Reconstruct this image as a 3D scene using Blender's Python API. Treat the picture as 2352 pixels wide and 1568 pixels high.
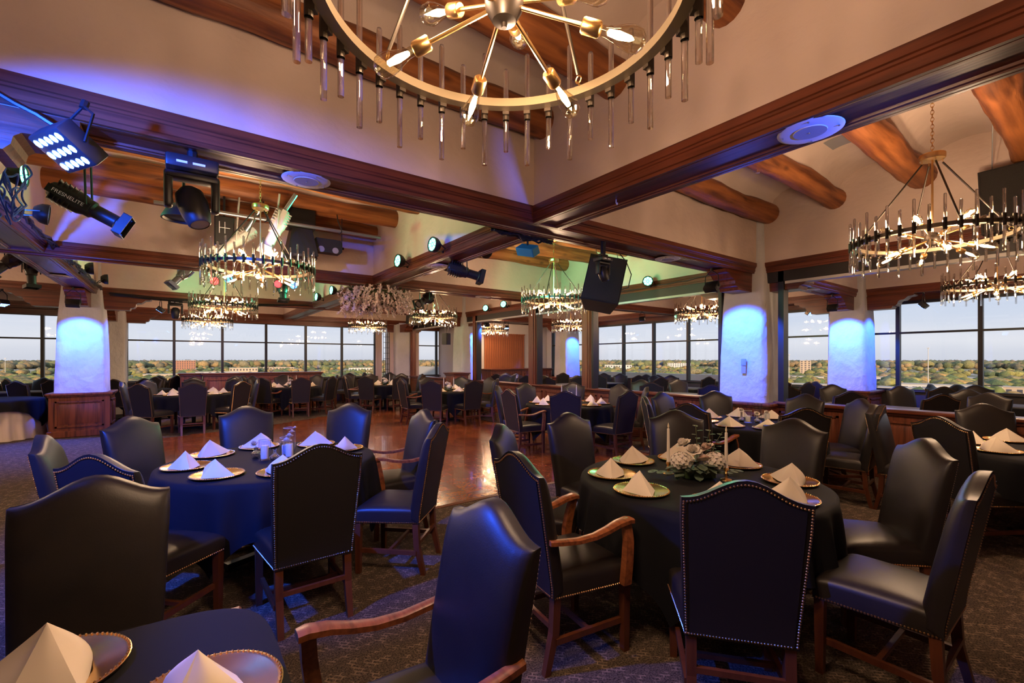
import bpy, bmesh, math, random
import numpy as np
from mathutils import Vector, Matrix
random.seed(7); rng = np.random.default_rng(7)
PI = math.pi
SC = bpy.context.scene
for o in list(bpy.data.objects): bpy.data.objects.remove(o)
COL = SC.collection
sin, cos = math.sin, math.cos

# ------------------------------------------------------------------ camera, world, sun, exposure
CAMH = 1.55
ax = math.atan2(1419, 1040)                       # view direction measured from +X
FW = Vector((cos(ax), sin(ax), 0)); RT = Vector((sin(ax), -cos(ax), 0))
cd = bpy.data.cameras.new('camera'); cam = bpy.data.objects.new('camera', cd); COL.objects.link(cam)
cam.location = (0, 0, CAMH); cam.rotation_euler = (PI/2, 0, ax - PI/2)
cd.sensor_width = 36; cd.lens = 36*1040/2352; cd.shift_y = 41/2352; cd.clip_end = 9000; cd.clip_start = .02
SC.camera = cam
SC.view_settings.view_transform = 'Standard'; SC.view_settings.look = 'None'
SC.view_settings.gamma = 1; SC.view_settings.use_curve_mapping = False
SC.view_settings.exposure = 0.44
try:
    SC.cycles.max_bounces = 7; SC.cycles.glossy_bounces = 3; SC.cycles.transmission_bounces = 5
    SC.cycles.transparent_max_bounces = 12; SC.cycles.caustics_reflective = False; SC.cycles.caustics_refractive = False
    SC.cycles.sample_clamp_indirect = 4; SC.cycles.adaptive_threshold = .02; SC.cycles.diffuse_bounces = 3
except Exception: pass
LAMP = 23.0          # watts of one chandelier light
BLUE = (0.02, 0.10, 1.0); GREEN = (0.08, 1.0, 0.45); WARM = (1.0, 0.65, 0.40)

W = bpy.data.worlds.new('dusk_sky'); SC.world = W; W.use_nodes = True
nt = W.node_tree; nt.nodes.clear()
wo = nt.nodes.new('ShaderNodeOutputWorld'); bg = nt.nodes.new('ShaderNodeBackground')
tc = nt.nodes.new('ShaderNodeTexCoord'); sep = nt.nodes.new('ShaderNodeSeparateXYZ')
nt.links.new(tc.outputs['Generated'], sep.inputs[0])
cr = nt.nodes.new('ShaderNodeValToRGB'); nt.links.new(sep.outputs['Z'], cr.inputs[0])
el = cr.color_ramp.elements
el[0].position = 0.0; el[0].color = (.34, .36, .42, 1)
el[1].position = .55; el[1].color = (.20, .29, .45, 1)
e = el.new(.03); e.color = (.42, .44, .49, 1)
e = el.new(.12); e.color = (.30, .37, .49, 1)
mp = nt.nodes.new('ShaderNodeMapping'); mp.inputs['Scale'].default_value = (1.2, 1.2, 9)
nt.links.new(tc.outputs['Generated'], mp.inputs[0])
nz = nt.nodes.new('ShaderNodeTexNoise'); nz.inputs['Scale'].default_value = 2.2; nz.inputs['Detail'].default_value = 5
nt.links.new(mp.outputs[0], nz.inputs[0])
mr = nt.nodes.new('ShaderNodeMapRange'); mr.inputs[1].default_value = .35; mr.inputs[2].default_value = .75
mr.inputs[3].default_value = 0; mr.inputs[4].default_value = .45
nt.links.new(nz.outputs[0], mr.inputs[0])
mx = nt.nodes.new('ShaderNodeMixRGB'); mx.inputs[2].default_value = (.50, .50, .52, 1)
nt.links.new(mr.outputs[0], mx.inputs[0]); nt.links.new(cr.outputs[0], mx.inputs[1])
nt.links.new(mx.outputs[0], bg.inputs[0]); bg.inputs[1].default_value = 1.35; nt.links.new(bg.outputs[0], wo.inputs[0])
sl = bpy.data.lights.new('sun', 'SUN'); sl.energy = 4.5; sl.color = (1, .72, .45); sl.angle = .02
so = bpy.data.objects.new('sun', sl); COL.objects.link(so)
so.rotation_euler = Vector((.45, .85, -.22)).to_track_quat('-Z', 'Y').to_euler()

# ------------------------------------------------------------------ materials
def M(name, col, rough=.5, metal=0, emit=None, es=0, bump=None, var=None, trans=0, ior=1.45, coat=0, sheen=0, alpha=1, spec=.5):
    m = bpy.data.materials.new(name); m.use_nodes = True; t = m.node_tree; b = t.nodes['Principled BSDF']
    b.inputs['Base Color'].default_value = (*col, 1); b.inputs['Roughness'].default_value = rough
    b.inputs['Metallic'].default_value = metal; b.inputs['IOR'].default_value = ior
    b.inputs['Transmission Weight'].default_value = trans; b.inputs['Coat Weight'].default_value = coat
    b.inputs['Sheen Weight'].default_value = sheen; b.inputs['Alpha'].default_value = alpha
    b.inputs['Specular IOR Level'].default_value = spec
    if emit: b.inputs['Emission Color'].default_value = (*emit, 1); b.inputs['Emission Strength'].default_value = es
    if bump or var: c = t.nodes.new('ShaderNodeTexCoord')
    def noise(sc, det=4, src='Object'):
        mpn = t.nodes.new('ShaderNodeMapping'); t.links.new(c.outputs[src], mpn.inputs[0])
        mpn.inputs['Scale'].default_value = sc if isinstance(sc, tuple) else (sc, sc, sc)
        n = t.nodes.new('ShaderNodeTexNoise'); n.inputs['Scale'].default_value = 1; n.inputs['Detail'].default_value = det
        t.links.new(mpn.outputs[0], n.inputs[0]); return n
    if var:                                     # var = (scale, colour2, lo, hi)
        n = noise(var[0]); r = t.nodes.new('ShaderNodeMapRange'); t.links.new(n.outputs[0], r.inputs[0])
        r.inputs[1].default_value = var[2]; r.inputs[2].default_value = var[3]
        x = t.nodes.new('ShaderNodeMixRGB'); x.inputs[1].default_value = (*col, 1); x.inputs[2].default_value = (*var[1], 1)
        t.links.new(r.outputs[0], x.inputs[0]); t.links.new(x.outputs[0], b.inputs['Base Color'])
    if bump:                                    # bump = (scale, strength, distance)
        n = noise(bump[0], 6); bm_ = t.nodes.new('ShaderNodeBump')
        bm_.inputs['Strength'].default_value = bump[1]; bm_.inputs['Distance'].default_value = bump[2]
        t.links.new(n.outputs[0], bm_.inputs['Height']); t.links.new(bm_.outputs[0], b.inputs['Normal'])
    return m
PLA = M('plaster', (.71, .57, .49), .85, var=((1.1, 1.1, 1.1), (.62, .49, .42), .35, .7), bump=((2.6, 2.6, 4.0), .55, .06))
PLC = M('column_plaster', (.56, .55, .55), .8, bump=((3.2, 3.2, 2.4), .9, .09), var=((2, 2, 2), (.50, .49, .50), .4, .7))
WDX = M('stained_wood_along_x', (.160, .042, .019), .34, var=((1.2, 26, 26), (.07, .020, .011), .42, .68), bump=((2, 60, 60), .25, .004))
WDY = M('stained_wood_along_y', (.160, .042, .019), .30, var=((26, 1.2, 26), (.07, .020, .011), .42, .68), bump=((60, 2, 60), .25, .004))
WDZ = M('stained_wood_upright', (.21, .060, .028), .42, var=((24, 24, 1.2), (.08, .022, .012), .42, .68), bump=((60, 60, 2), .2, .004))
LEG = M('chair_leg_wood', (.115, .034, .014), .36, var=((30, 30, 3), (.08, .022, .010), .4, .7))
ARM = M('armrest_wood', (.30, .095, .035), .32, var=((8, 40, 40), (.13, .038, .016), .4, .7))
PIN = M('knotty_pine', (.36, .115, .042), .5, var=((14, 14, 1.0), (.17, .045, .018), .42, .66))
FRM = M('black_window_frame', (.012, .011, .011), .4)
DRK = M('dark_header', (.022, .018, .016), .5)
LEA = M('black_leather', (.019, .0145, .0135), .41, bump=((220, 220, 220), .22, .0015), var=((5, 5, 5), (.011, .009, .009), .4, .7), spec=.5)
LEB = M('black_back_leather', (.014, .012, .013), .5, bump=((260, 260, 260), .2, .001))
NAI = M('brass_nail', (.62, .36, .17), .3, 1)
CLO = M('black_cloth', (.0065, .0065, .009), .8, bump=((300, 300, 300), .15, .0008), spec=.22)
GRC = M('grey_cloth', (.07, .07, .075), .7, sheen=.1)
SKR = M('ivory_skirt', (.72, .60, .55), .75, sheen=.2)
NAP = M('cream_napkin', (.80, .69, .56), .78, sheen=.2, bump=((400, 400, 400), .12, .0006))
GOL = M('gold_charger', (.95, .60, .25), .24, 1)
BRA = M('brushed_brass', (.80, .50, .20), .28, 1)
BRZ = M('dark_bronze', (.030, .022, .016), .40, .6)
RIN = M('bronze_ring', (.16, .125, .085), .38, .75)
BLK = M('black_plastic', (.014, .014, .015), .42)
BLM = M('black_metal', (.02, .02, .022), .35, .4)
GRY = M('grey_metal', (.33, .34, .36), .35, .9)
WHM = M('white_enamel', (.50, .48, .45), .42)
DSC = M('white_grille', (.66, .64, .66), .6)
DSG = M('grille_mesh', (.30, .29, .31), .7)
CUT = M('cut_glass', (1, 1, 1), .05, trans=1, ior=1.5, bump=((70, 70, 70), .9, .01))
CAN = M('candle_wax', (.82, .74, .64), .45)
WIC = M('candle_tip', (.85, .72, .5), .4)
PET = M('white_petal', (.82, .74, .66), .6)
PIK = M('blush_petal', (.80, .60, .52), .6)
LEF = M('eucalyptus_leaf', (.10, .15, .10), .55, var=((30, 30, 30), (.16, .21, .15), .4, .6))
LED = M('dark_green_leaf', (.035, .06, .022), .5)
STM = M('green_stem', (.10, .12, .05), .6)
PLN = M('painted_wall', (.60, .56, .56), .8)
SIL = M('window_sill', (.05, .04, .038), .5)
FIL = M('filament', (1, .8, .5), emit=(1.0, .70, .34), es=75)
LBL = M('blue_led', (.1, .2, 1), emit=(.12, .28, 1), es=14)
LGR = M('green_led', (.1, 1, .5), emit=(.15, 1.0, .55), es=5)
LRD = M('red_gel', (1, .1, .1), emit=(1, .05, .06), es=2.2)
LBG = M('blue_gel', (.1, .4, 1), emit=(.08, .40, 1), es=2.6)
LNS = M('dull_lens', (.35, .35, .38), .15, .3)
LBW = M('fixture_lettering', (.8, .8, .85), .6)
CRM = M('cream_panel', (.80, .66, .48), .5)
CBL = M('blue_cable', (.02, .05, .35), .4)
CON = M('roof_concrete', (.42, .40, .38), .9)
def thin_glass(name, lo, tint=(1, 1, 1)):
    m = bpy.data.materials.new(name); m.use_nodes = True; t = m.node_tree; t.nodes.clear()
    o_ = t.nodes.new('ShaderNodeOutputMaterial'); mixn = t.nodes.new('ShaderNodeMixShader')
    tr = t.nodes.new('ShaderNodeBsdfTransparent'); tr.inputs[0].default_value = (*tint, 1)
    gl = t.nodes.new('ShaderNodeBsdfGlossy'); gl.inputs['Roughness'].default_value = .02
    lw = t.nodes.new('ShaderNodeLayerWeight'); lw.inputs['Blend'].default_value = .5
    pw = t.nodes.new('ShaderNodeMath'); pw.operation = 'POWER'; pw.inputs[1].default_value = 4; t.links.new(lw.outputs['Facing'], pw.inputs[0])
    ml = t.nodes.new('ShaderNodeMath'); ml.operation = 'MULTIPLY_ADD'; ml.inputs[1].default_value = .75; ml.inputs[2].default_value = lo; t.links.new(pw.outputs[0], ml.inputs[0])
    t.links.new(ml.outputs[0], mixn.inputs[0]); t.links.new(tr.outputs[0], mixn.inputs[1]); t.links.new(gl.outputs[0], mixn.inputs[2])
    t.links.new(mixn.outputs[0], o_.inputs[0]); return m
PAN = thin_glass('window_glass', .035); BUL = thin_glass('bulb_glass', .2, (1, .94, .80)); ROD = thin_glass('rod_glass', .10, (.93, .92, .90))
_t = ROD.node_tree; _o = _t.nodes['Material Output']; _s = _o.inputs[0].links[0].from_socket; _m = _t.nodes.new('ShaderNodeMixShader'); _g = _t.nodes.new('ShaderNodeBsdfGlass')
_g.inputs['Roughness'].default_value = .03; _m.inputs[0].default_value = .55; _t.links.new(_s, _m.inputs[1]); _t.links.new(_g.outputs[0], _m.inputs[2]); _t.links.new(_m.outputs[0], _o.inputs[0]); CYL = thin_glass('cylinder_glass', .06, (.96, .97, 1))
def log_mat():
    m = M('peeled_log', (.40, .135, .038), .55, var=((1.0, 13, 13), (.13, .038, .012), .36, .66), bump=((3, 22, 22), .5, .02))
    t = m.node_tree; b = t.nodes['Principled BSDF']; base = b.inputs['Base Color'].links[0].from_socket
    c = t.nodes.new('ShaderNodeTexCoord'); mpn = t.nodes.new('ShaderNodeMapping'); mpn.inputs['Scale'].default_value = (2.2, 5, 5)
    t.links.new(c.outputs['Object'], mpn.inputs[0]); v = t.nodes.new('ShaderNodeTexVoronoi'); v.inputs['Scale'].default_value = 1
    t.links.new(mpn.outputs[0], v.inputs[0]); r = t.nodes.new('ShaderNodeMapRange'); t.links.new(v.outputs['Distance'], r.inputs[0])
    r.inputs[1].default_value = .05; r.inputs[2].default_value = .20; r.inputs[3].default_value = .85; r.inputs[4].default_value = 0
    x = t.nodes.new('ShaderNodeMixRGB'); x.inputs[2].default_value = (.06, .018, .008, 1)
    t.links.new(r.outputs[0], x.inputs[0]); t.links.new(base, x.inputs[1]); t.links.new(x.outputs[0], b.inputs['Base Color']); return m
LOG = log_mat()
def carpet_mat():
    m = M('patterned_carpet', (.10, .072, .056), .95, spec=.1, bump=((260, 260, 260), .6, .004)); t = m.node_tree; b = t.nodes['Principled BSDF']
    c = t.nodes.new('ShaderNodeTexCoord')
    n = t.nodes.new('ShaderNodeTexNoise'); n.inputs['Scale'].default_value = 120; n.inputs['Detail'].default_value = 4; t.links.new(c.outputs['Object'], n.inputs[0])
    r0 = t.nodes.new('ShaderNodeMapRange'); t.links.new(n.outputs[0], r0.inputs[0]); r0.inputs[1].default_value = .35; r0.inputs[2].default_value = .68
    a = t.nodes.new('ShaderNodeMixRGB'); a.inputs[1].default_value = (.028, .021, .018, 1); a.inputs[2].default_value = (.15, .11, .082, 1)
    t.links.new(r0.outputs[0], a.inputs[0])
    mpn = t.nodes.new('ShaderNodeMapping'); mpn.inputs['Rotation'].default_value = (0, 0, .8); t.links.new(c.outputs['Object'], mpn.inputs[0])
    k = t.nodes.new('ShaderNodeTexBrick'); k.inputs['Scale'].default_value = 11; k.inputs['Mortar Size'].default_value = .045; k.inputs['Mortar Smooth'].default_value = .3
    k.inputs['Color1'].default_value = k.inputs['Color2'].default_value = (0, 0, 0, 1); k.inputs['Mortar'].default_value = (1, 1, 1, 1)
    t.links.new(mpn.outputs[0], k.inputs[0])
    n2 = t.nodes.new('ShaderNodeTexNoise'); n2.inputs['Scale'].default_value = 16; t.links.new(c.outputs['Object'], n2.inputs[0])
    r2 = t.nodes.new('ShaderNodeMapRange'); t.links.new(n2.outputs[0], r2.inputs[0]); r2.inputs[1].default_value = .50; r2.inputs[2].default_value = .60; r2.inputs[4].default_value = .9
    mu = t.nodes.new('ShaderNodeMath'); mu.operation = 'MULTIPLY'; t.links.new(k.outputs[0], mu.inputs[0]); t.links.new(r2.outputs[0], mu.inputs[1])
    x = t.nodes.new('ShaderNodeMixRGB'); x.inputs[2].default_value = (.25, .175, .125, 1)
    t.links.new(mu.outputs[0], x.inputs[0]); t.links.new(a.outputs[0], x.inputs[1]); t.links.new(x.outputs[0], b.inputs['Base Color']); return m
CAR = carpet_mat()
def attr_mat(name, rough, mult=1., coat=0, bump=None, grain=0):
    m = M(name, (.5, .5, .5), rough, coat=coat, bump=bump); t = m.node_tree; b = t.nodes['Principled BSDF']
    a = t.nodes.new('ShaderNodeAttribute'); a.attribute_name = 'tone'; src = a.outputs['Color']
    if grain:
        c = t.nodes.new('ShaderNodeTexCoord'); n = t.nodes.new('ShaderNodeTexNoise'); n.inputs['Scale'].default_value = grain; n.inputs['Detail'].default_value = 5
        t.links.new(c.outputs['Object'], n.inputs[0]); r = t.nodes.new('ShaderNodeMapRange'); t.links.new(n.outputs[0], r.inputs[0])
        r.inputs[1].default_value = .3; r.inputs[2].default_value = .7; r.inputs[3].default_value = .6; r.inputs[4].default_value = 1.25
        v = t.nodes.new('ShaderNodeVectorMath'); v.operation = 'SCALE'; t.links.new(src, v.inputs[0]); t.links.new(r.outputs[0], v.inputs['Scale']); src = v.outputs[0]
    t.links.new(src, b.inputs['Base Color']); return m
PAR = attr_mat('polished_parquet', .2, coat=.35, bump=((9, 9, 9), .12, .012), grain=30)
TRE = attr_mat('tree_crowns', .9, bump=((.25, .25, .25), .9, 1.5), grain=.3)

# ------------------------------------------------------------------ mesh helpers
class MB:
    def __init__(s): s.v = []; s.f = []; s.mi = []; s.cur = 0; s.M = Matrix()
    def add(s, vs, fs):
        n = len(s.v); s.v += [s.M @ Vector(p) for p in vs]; s.f += [tuple(i+n for i in f) for f in fs]; s.mi += [s.cur]*len(fs); return s
    def box(s, x0, x1, y0, y1, z0, z1):
        return s.add([(x0,y0,z0),(x1,y0,z0),(x1,y1,z0),(x0,y1,z0),(x0,y0,z1),(x1,y0,z1),(x1,y1,z1),(x0,y1,z1)],
                     [(0,3,2,1),(4,5,6,7),(0,1,5,4),(1,2,6,5),(2,3,7,6),(3,0,4,7)])
    def rbox(s, x0, x1, y0, y1, z0, z1, r, seg=2, taper=None):
        bm = bmesh.new(); bmesh.ops.create_cube(bm, size=1)
        for v in bm.verts: v.co = Vector(((x0+x1)/2+v.co.x*(x1-x0), (y0+y1)/2+v.co.y*(y1-y0), (z0+z1)/2+v.co.z*(z1-z0)))
        bmesh.ops.bevel(bm, geom=list(bm.edges), offset=r, segments=seg, affect='EDGES', profile=.5)
        bm.verts.index_update(); s.add([v.co[:] for v in bm.verts], [[v.index for v in f.verts] for f in bm.faces]); bm.free(); return s
    def tube(s, p0, p1, r0, r1=None, n=8, caps=True):
        p0 = Vector(p0); p1 = Vector(p1); r1 = r0 if r1 is None else r1; d = (p1-p0).normalized()
        a = d.orthogonal().normalized(); b = d.cross(a); vs = []
        for p, r in ((p0, r0), (p1, r1)):
            for i in range(n): t = 2*PI*i/n; vs.append(p+a*(r*cos(t))+b*(r*sin(t)))
        fs = [(i, (i+1) % n, n+(i+1) % n, n+i) for i in range(n)]
        if caps: fs += [tuple(range(n-1, -1, -1)), tuple(range(n, 2*n))]
        return s.add(vs, fs)
    def sweep(s, pts, r, n=6, caps=True):
        pts = [Vector(p) for p in pts]; vs = []; fs = []; k = len(pts); a = None
        rr = r if isinstance(r, (list, tuple)) else [r]*k
        for i, p in enumerate(pts):
            d = (pts[min(i+1, k-1)]-pts[max(i-1, 0)]).normalized()
            a = d.orthogonal().normalized() if a is None else (a-d*a.dot(d)).normalized()
            b = d.cross(a)
            for j in range(n): t = 2*PI*j/n; vs.append(p+a*(rr[i]*cos(t))+b*(rr[i]*sin(t)))
        for i in range(k-1):
            for j in range(n): fs.append((i*n+j, i*n+(j+1) % n, (i+1)*n+(j+1) % n, (i+1)*n+j))
        if caps: fs += [tuple(range(n-1, -1, -1)), tuple(range((k-1)*n, k*n))]
        return s.add(vs, fs)
    def lathe(s, prof, n=16, c=(0, 0, 0)):
        vs = []; fs = []; m = len(prof)
        for i in range(n):
            t = 2*PI*i/n
            for r, z in prof: vs.append((c[0]+r*cos(t), c[1]+r*sin(t), c[2]+z))
        for i in range(n):
            for j in range(m-1):
                a = i*m+j; b = ((i+1) % n)*m+j
                if prof[j][0] < 1e-6: fs.append((a, b+1, a+1))
                elif prof[j+1][0] < 1e-6: fs.append((a, b, a+1))
                else: fs.append((a, b, b+1, a+1))
        return s.add(vs, fs)
    def prism(s, poly, axis, a, b):
        n = len(poly); g = {'x': lambda p, t: (t, p[0], p[1]), 'y': lambda p, t: (p[0], t, p[1]), 'z': lambda p, t: (p[0], p[1], t)}[axis]
        return s.add([g(p, a) for p in poly]+[g(p, b) for p in poly],
                     [(i, (i+1) % n, n+(i+1) % n, n+i) for i in range(n)]+[tuple(range(n-1, -1, -1)), tuple(range(n, 2*n))])
    def ball(s, c, r, n=8, m=6, sc=(1, 1, 1)):
        prof = [(r*sin(PI*j/m), -r*cos(PI*j/m)) for j in range(m+1)]; prof[0] = (0, -r); prof[-1] = (0, r)
        vs = []; k = len(s.v); s.lathe(prof, n)
        Mi = s.M
        loc = [Mi.inverted() @ v for v in s.v[k:]]
        s.v[k:] = [Mi @ Vector((c[0]+v.x*sc[0], c[1]+v.y*sc[1], c[2]+v.z*sc[2])) for v in loc]; return s
    def ring(s, c, R, r, axis='z', n=12, m=5):
        pts = []
        for i in range(n+1):
            t = 2*PI*i/n; u, w = R*cos(t), R*sin(t)
            pts.append({'z': (c[0]+u, c[1]+w, c[2]), 'x': (c[0], c[1]+u, c[2]+w), 'y': (c[0]+u, c[1], c[2]+w)}[axis])
        return s.sweep(pts, r, m, False)
    def mesh(s, name, mats, angle=35, smooth=True, fix=True):
        me = bpy.data.meshes.new(name); me.from_pydata([tuple(v) for v in s.v], [], s.f)
        for m in (mats if isinstance(mats, (list, tuple)) else [mats]): me.materials.append(m)
        if any(s.mi): me.polygons.foreach_set('material_index', s.mi)
        if fix:
            bm = bmesh.new(); bm.from_mesh(me); bmesh.ops.recalc_face_normals(bm, faces=bm.faces); bm.to_mesh(me); bm.free()
        if smooth:
            me.polygons.foreach_set('use_smooth', [True]*len(me.polygons)); me.set_sharp_from_angle(angle=math.radians(angle))
        me.update(); return me
    def build(s, name, mats, parent=None, **k):
        o = bpy.data.objects.new(name, s.mesh(name, mats, **k)); COL.objects.link(o); o.parent = parent; return o
def obj(name, me, parent=None, loc=(0, 0, 0), rz=0):
    o = bpy.data.objects.new(name, me); COL.objects.link(o); o.parent = parent; o.location = loc; o.rotation_euler.z = rz; return o
def tag(o, label, cat, group=None, kind=None):
    o['label'] = label; o['category'] = cat
    if group: o['group'] = group
    if kind: o['kind'] = kind
    return o
def thing(name, label, cat, loc=(0, 0, 0), rz=0, group=None):
    o = bpy.data.objects.new(name, None); COL.objects.link(o); o.location = loc; o.rotation_euler = (0, 0, rz); o.empty_display_size = .1
    return tag(o, label, cat, group)
def struct(o): o['kind'] = 'structure'; return o
def stuff(o): o['kind'] = 'stuff'; return o
def dup(root, loc, rz, label, group=None):
    r = root.copy(); COL.objects.link(r); r.location = loc; r.rotation_euler = (0, 0, rz); r['label'] = label
    if group: r['group'] = group
    for ch in list(root.children):
        c = ch.copy(); COL.objects.link(c); c.parent = r
        for g in ch.children:
            d = g.copy(); COL.objects.link(d); d.parent = c
    return r
def kids(o): return list(o.children)

# ------------------------------------------------------------------ grid of the room (metres; camera stands at x = 0, y = 0)
XB = [-10.73, -6.15, -1.57, 3.01, 7.59, 12.17]     # beams that run along y
YB = [-5.54, -.93, 3.68, 8.29, 12.9, 17.13]        # beams that run along x
X0, X1, Y0, Y1 = -10.6, 12.62, -4.2, 17.45
ZS, ZT, ZC = 2.9, 3.06, 4.25

# floor
carp = struct(MB().box(X0, X1, Y0, Y1, -.2, 0).build('floor', CAR, smooth=False))
# the polished dance floor: parquet blocks set in basket squares inside an octagon-like outline
fl = [(-.3, 4.29), (6.2, 4.29), (6.2, 13.9), (4.8, 13.9), (1.7, 11.85), (-.3, 11.1)]
def inside(x, y):
    c = False; j = len(fl)-1
    for i in range(len(fl)):
        if (fl[i][1] > y) != (fl[j][1] > y) and x < (fl[j][0]-fl[i][0])*(y-fl[i][1])/(fl[j][1]-fl[i][1])+fl[i][0]: c = not c
        j = i
    return c
b = MB(); tones = []
s_ = .23
for i in range(int(6.6/s_)):
    for j in range(int(9.7/s_)):
        x = -.3+i*s_; y = 4.29+j*s_
        if not inside(x+s_/2, y+s_/2): continue
        for k in range(2):
            g = .0012
            if (i+j) % 2: b.box(x+g, x+s_-g, y+k*s_/2+g, y+(k+1)*s_/2-g, .001, .012)
            else: b.box(x+k*s_/2+g, x+(k+1)*s_/2-g, y+g, y+s_-g, .001, .012)
            t = random.uniform(.75, 1.2); tones += [(.30*t, .085*t*random.uniform(.9, 1.15), .030*t, 1)]*6
o = b.build('parquet_block', PAR, carp, smooth=False, fix=False); o['kind'] = 'stuff'; o['label'] = 'glossy red-brown parquet dance floor'
ca = o.data.color_attributes.new('tone', 'FLOAT_COLOR', 'CORNER')
ca.data.foreach_set('color', np.repeat(np.array(tones, dtype=np.float32), 4, axis=0).ravel())
b = MB()
for i in range(len(fl)):
    p, q = Vector((*fl[i], 0)), Vector((*fl[(i+1) % len(fl)], 0)); d = (q-p).normalized(); n_ = Vector((d.y, -d.x, 0))
    b.add([p, q, q+n_*.04, p+n_*.04, p+Vector((0, 0, .013)), q+Vector((0, 0, .013)), q+n_*.04+Vector((0, 0, .004)), p+n_*.04+Vector((0, 0, .004))],
          [(0,3,2,1),(4,5,6,7),(0,1,5,4),(1,2,6,5),(2,3,7,6),(3,0,4,7)])
b.build('edge_strip', WDX, carp)

# ceiling: plaster vaults between the logs, plaster sides above the beams
ceil = None
OFF = [-.12, -.33, -1.23, -2.13, -3.03, -3.93]
def bay(xa, xb, ya, yb, near):
    """one coffer: vaulted plaster between logs; xa..xb, ya..yb are the inner plaster faces"""
    ys = [yb-.15-.9*k for k in range(6)]; ys = [y for y in ys if y > ya+.18]
    b = MB(); prof = []
    cuts = [yb]+ys+[ya]
    for k in range(len(cuts)-1):
        a, c = cuts[k], cuts[k+1]; w = a-c; n = 10; h = min(.30, w*.36)
        for q in range(n):
            t = q/n; prof.append((a-w*t, 3.84+h*math.sqrt(max(0, 1-(2*t-1)**2))))
    prof.append((ya, 3.84)); m = len(prof)
    b.add([(xa, y, z) for y, z in prof]+[(xb, y, z) for y, z in prof], [(i, i+1, m+i+1, m+i) for i in range(m-1)])
    b.add([(xa-.02, ya-.02, ZC+.02), (xb+.02, ya-.02, ZC+.02), (xb+.02, yb+.02, ZC+.02), (xa-.02, yb+.02, ZC+.02)], [(0, 1, 2, 3)])
    o = struct(b.build('ceiling', PLA, fix=False, angle=50))
    for k, y in enumerate(ys):
        rr = random.uniform(.125, .15); L = xb-xa; n = 26 if near else 12; lb = MB(); ph = random.uniform(0, 9)
        pts = [(xa-.03+(L+.06)*i/n, .012*sin(i*.6+ph), .012*cos(i*.45+ph)) for i in range(n+1)]
        rad = [rr*(1+.045*sin(i*.8+ph)+.03*sin(i*1.9+2*ph)) for i in range(n+1)]
        lb.sweep([(p[0], y+p[1], 3.80+p[2]) for p in pts], rad, 16)
        lb.build('log_beam', LOG, o)
for i in range(len(XB)-1):
    for j in range(len(YB)-1):
        bay(XB[i]+.2, XB[i+1]-.2, YB[j]+.2, YB[j+1]-.2, i in (2, 3) and j in (1, 2))
struct(MB().box(X0, X1, Y0, Y1, ZC+.05, ZC+.25).build('ceiling_slab', PLA, smooth=False))
# plaster walls that stand on the beams (softened edges, slightly battered)
def plas_wall(x0, x1, y0, y1, name):
    return struct(MB().rbox(x0, x1, y0, y1, ZT-.05, ZC+.05, .035, 2).build(name, PLA))
for k, y in enumerate(YB[1:]): plas_wall(X0, X1, y-.2, y+.2, 'trim_%d' % (100+k))
for i, x in enumerate(XB[1:]):
    for j in range(len(YB)-1): plas_wall(x-.2, x+.2, YB[j]+.19, YB[j+1]-.19, 'trim_%d' % (200+i*10+j))
# beam casings with stepped mouldings
def casing(c):
    h = [(-.215, ZT), (-.215, 3.005), (-.205, 3.0), (-.205, 2.985), (-.195, 2.98), (-.195, 2.93), (-.185, 2.925), (-.185, ZS),
         (-.16, ZS), (-.158, 2.906), (-.152, 2.906), (-.150, ZS), (-.125, ZS), (-.122, 2.908), (-.10, 2.908), (-.097, 2.922)]
    return [(c+x, z) for x, z in h]+[(c-x, z) for x, z in reversed(h)]
for k, y in enumerate(YB[1:]):
    struct(MB().prism(casing(y), 'x', X0, X1).build('trim_%d' % (300+k), WDX, angle=20))
for i, x in enumerate(XB[1:]):
    for j in range(len(YB)-1):
        struct(MB().prism(casing(x), 'y', YB[j]+.19, YB[j+1]-.19).build('trim_%d' % (400+i*10+j), WDY, angle=20))

# columns: tapering rounded plaster shafts on panelled plinths, corbels under the beams
def col_mesh(h0, z0, h1):
    lv = [(z0, h0), (z0+.25, h0-.005), (1.6, h0-.02), (2.3, (h0*.4+h1*.6)), (2.75, h1), (3.2, h1-.03), (ZC, h1-.05)]; b = MB(); n = 40; vs = []; fs = []
    for q, (z, h) in enumerate(lv):
        for i in range(n):
            t = 2*PI*(i+.5)/n; c_, s2 = cos(t), sin(t); e = .24
            wob = 1+.012*sin(3*t+z*4)+.010*sin(7*t+z*9)
            vs.append((h*wob*math.copysign(abs(c_)**e, c_), h*wob*math.copysign(abs(s2)**e, s2), z))
    for q in range(len(lv)-1):
        for i in range(n): fs.append((q*n+i, q*n+(i+1) % n, (q+1)*n+(i+1) % n, (q+1)*n+i))
    return b.add(vs, fs)
def panel_side(b, mx_, w, z0, z1):
    """raised frame moulding on a face lying in local x, facing local -y; mx_ places it"""
    b.M = mx_
    b.box(-w, w, -.02, 0, z0, z0+.03); b.box(-w, w, -.02, 0, z1-.03, z1); b.box(-w, -w+.03, -.02, 0, z0, z1); b.box(w-.03, w, -.02, 0, z0, z1)
    b.add([(-w+.06, -.004, z0+.06), (w-.06, -.004, z0+.06), (w-.06, -.004, z1-.06), (-w+.06, -.004, z1-.06),
           (-w+.09, -.016, z0+.09), (w-.09, -.016, z0+.09), (w-.09, -.016, z1-.09), (-w+.09, -.016, z1-.09)],
          [(0,1,5,4),(1,2,6,5),(2,3,7,6),(3,0,4,7),(4,5,6,7)]); b.M = Matrix()
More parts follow.
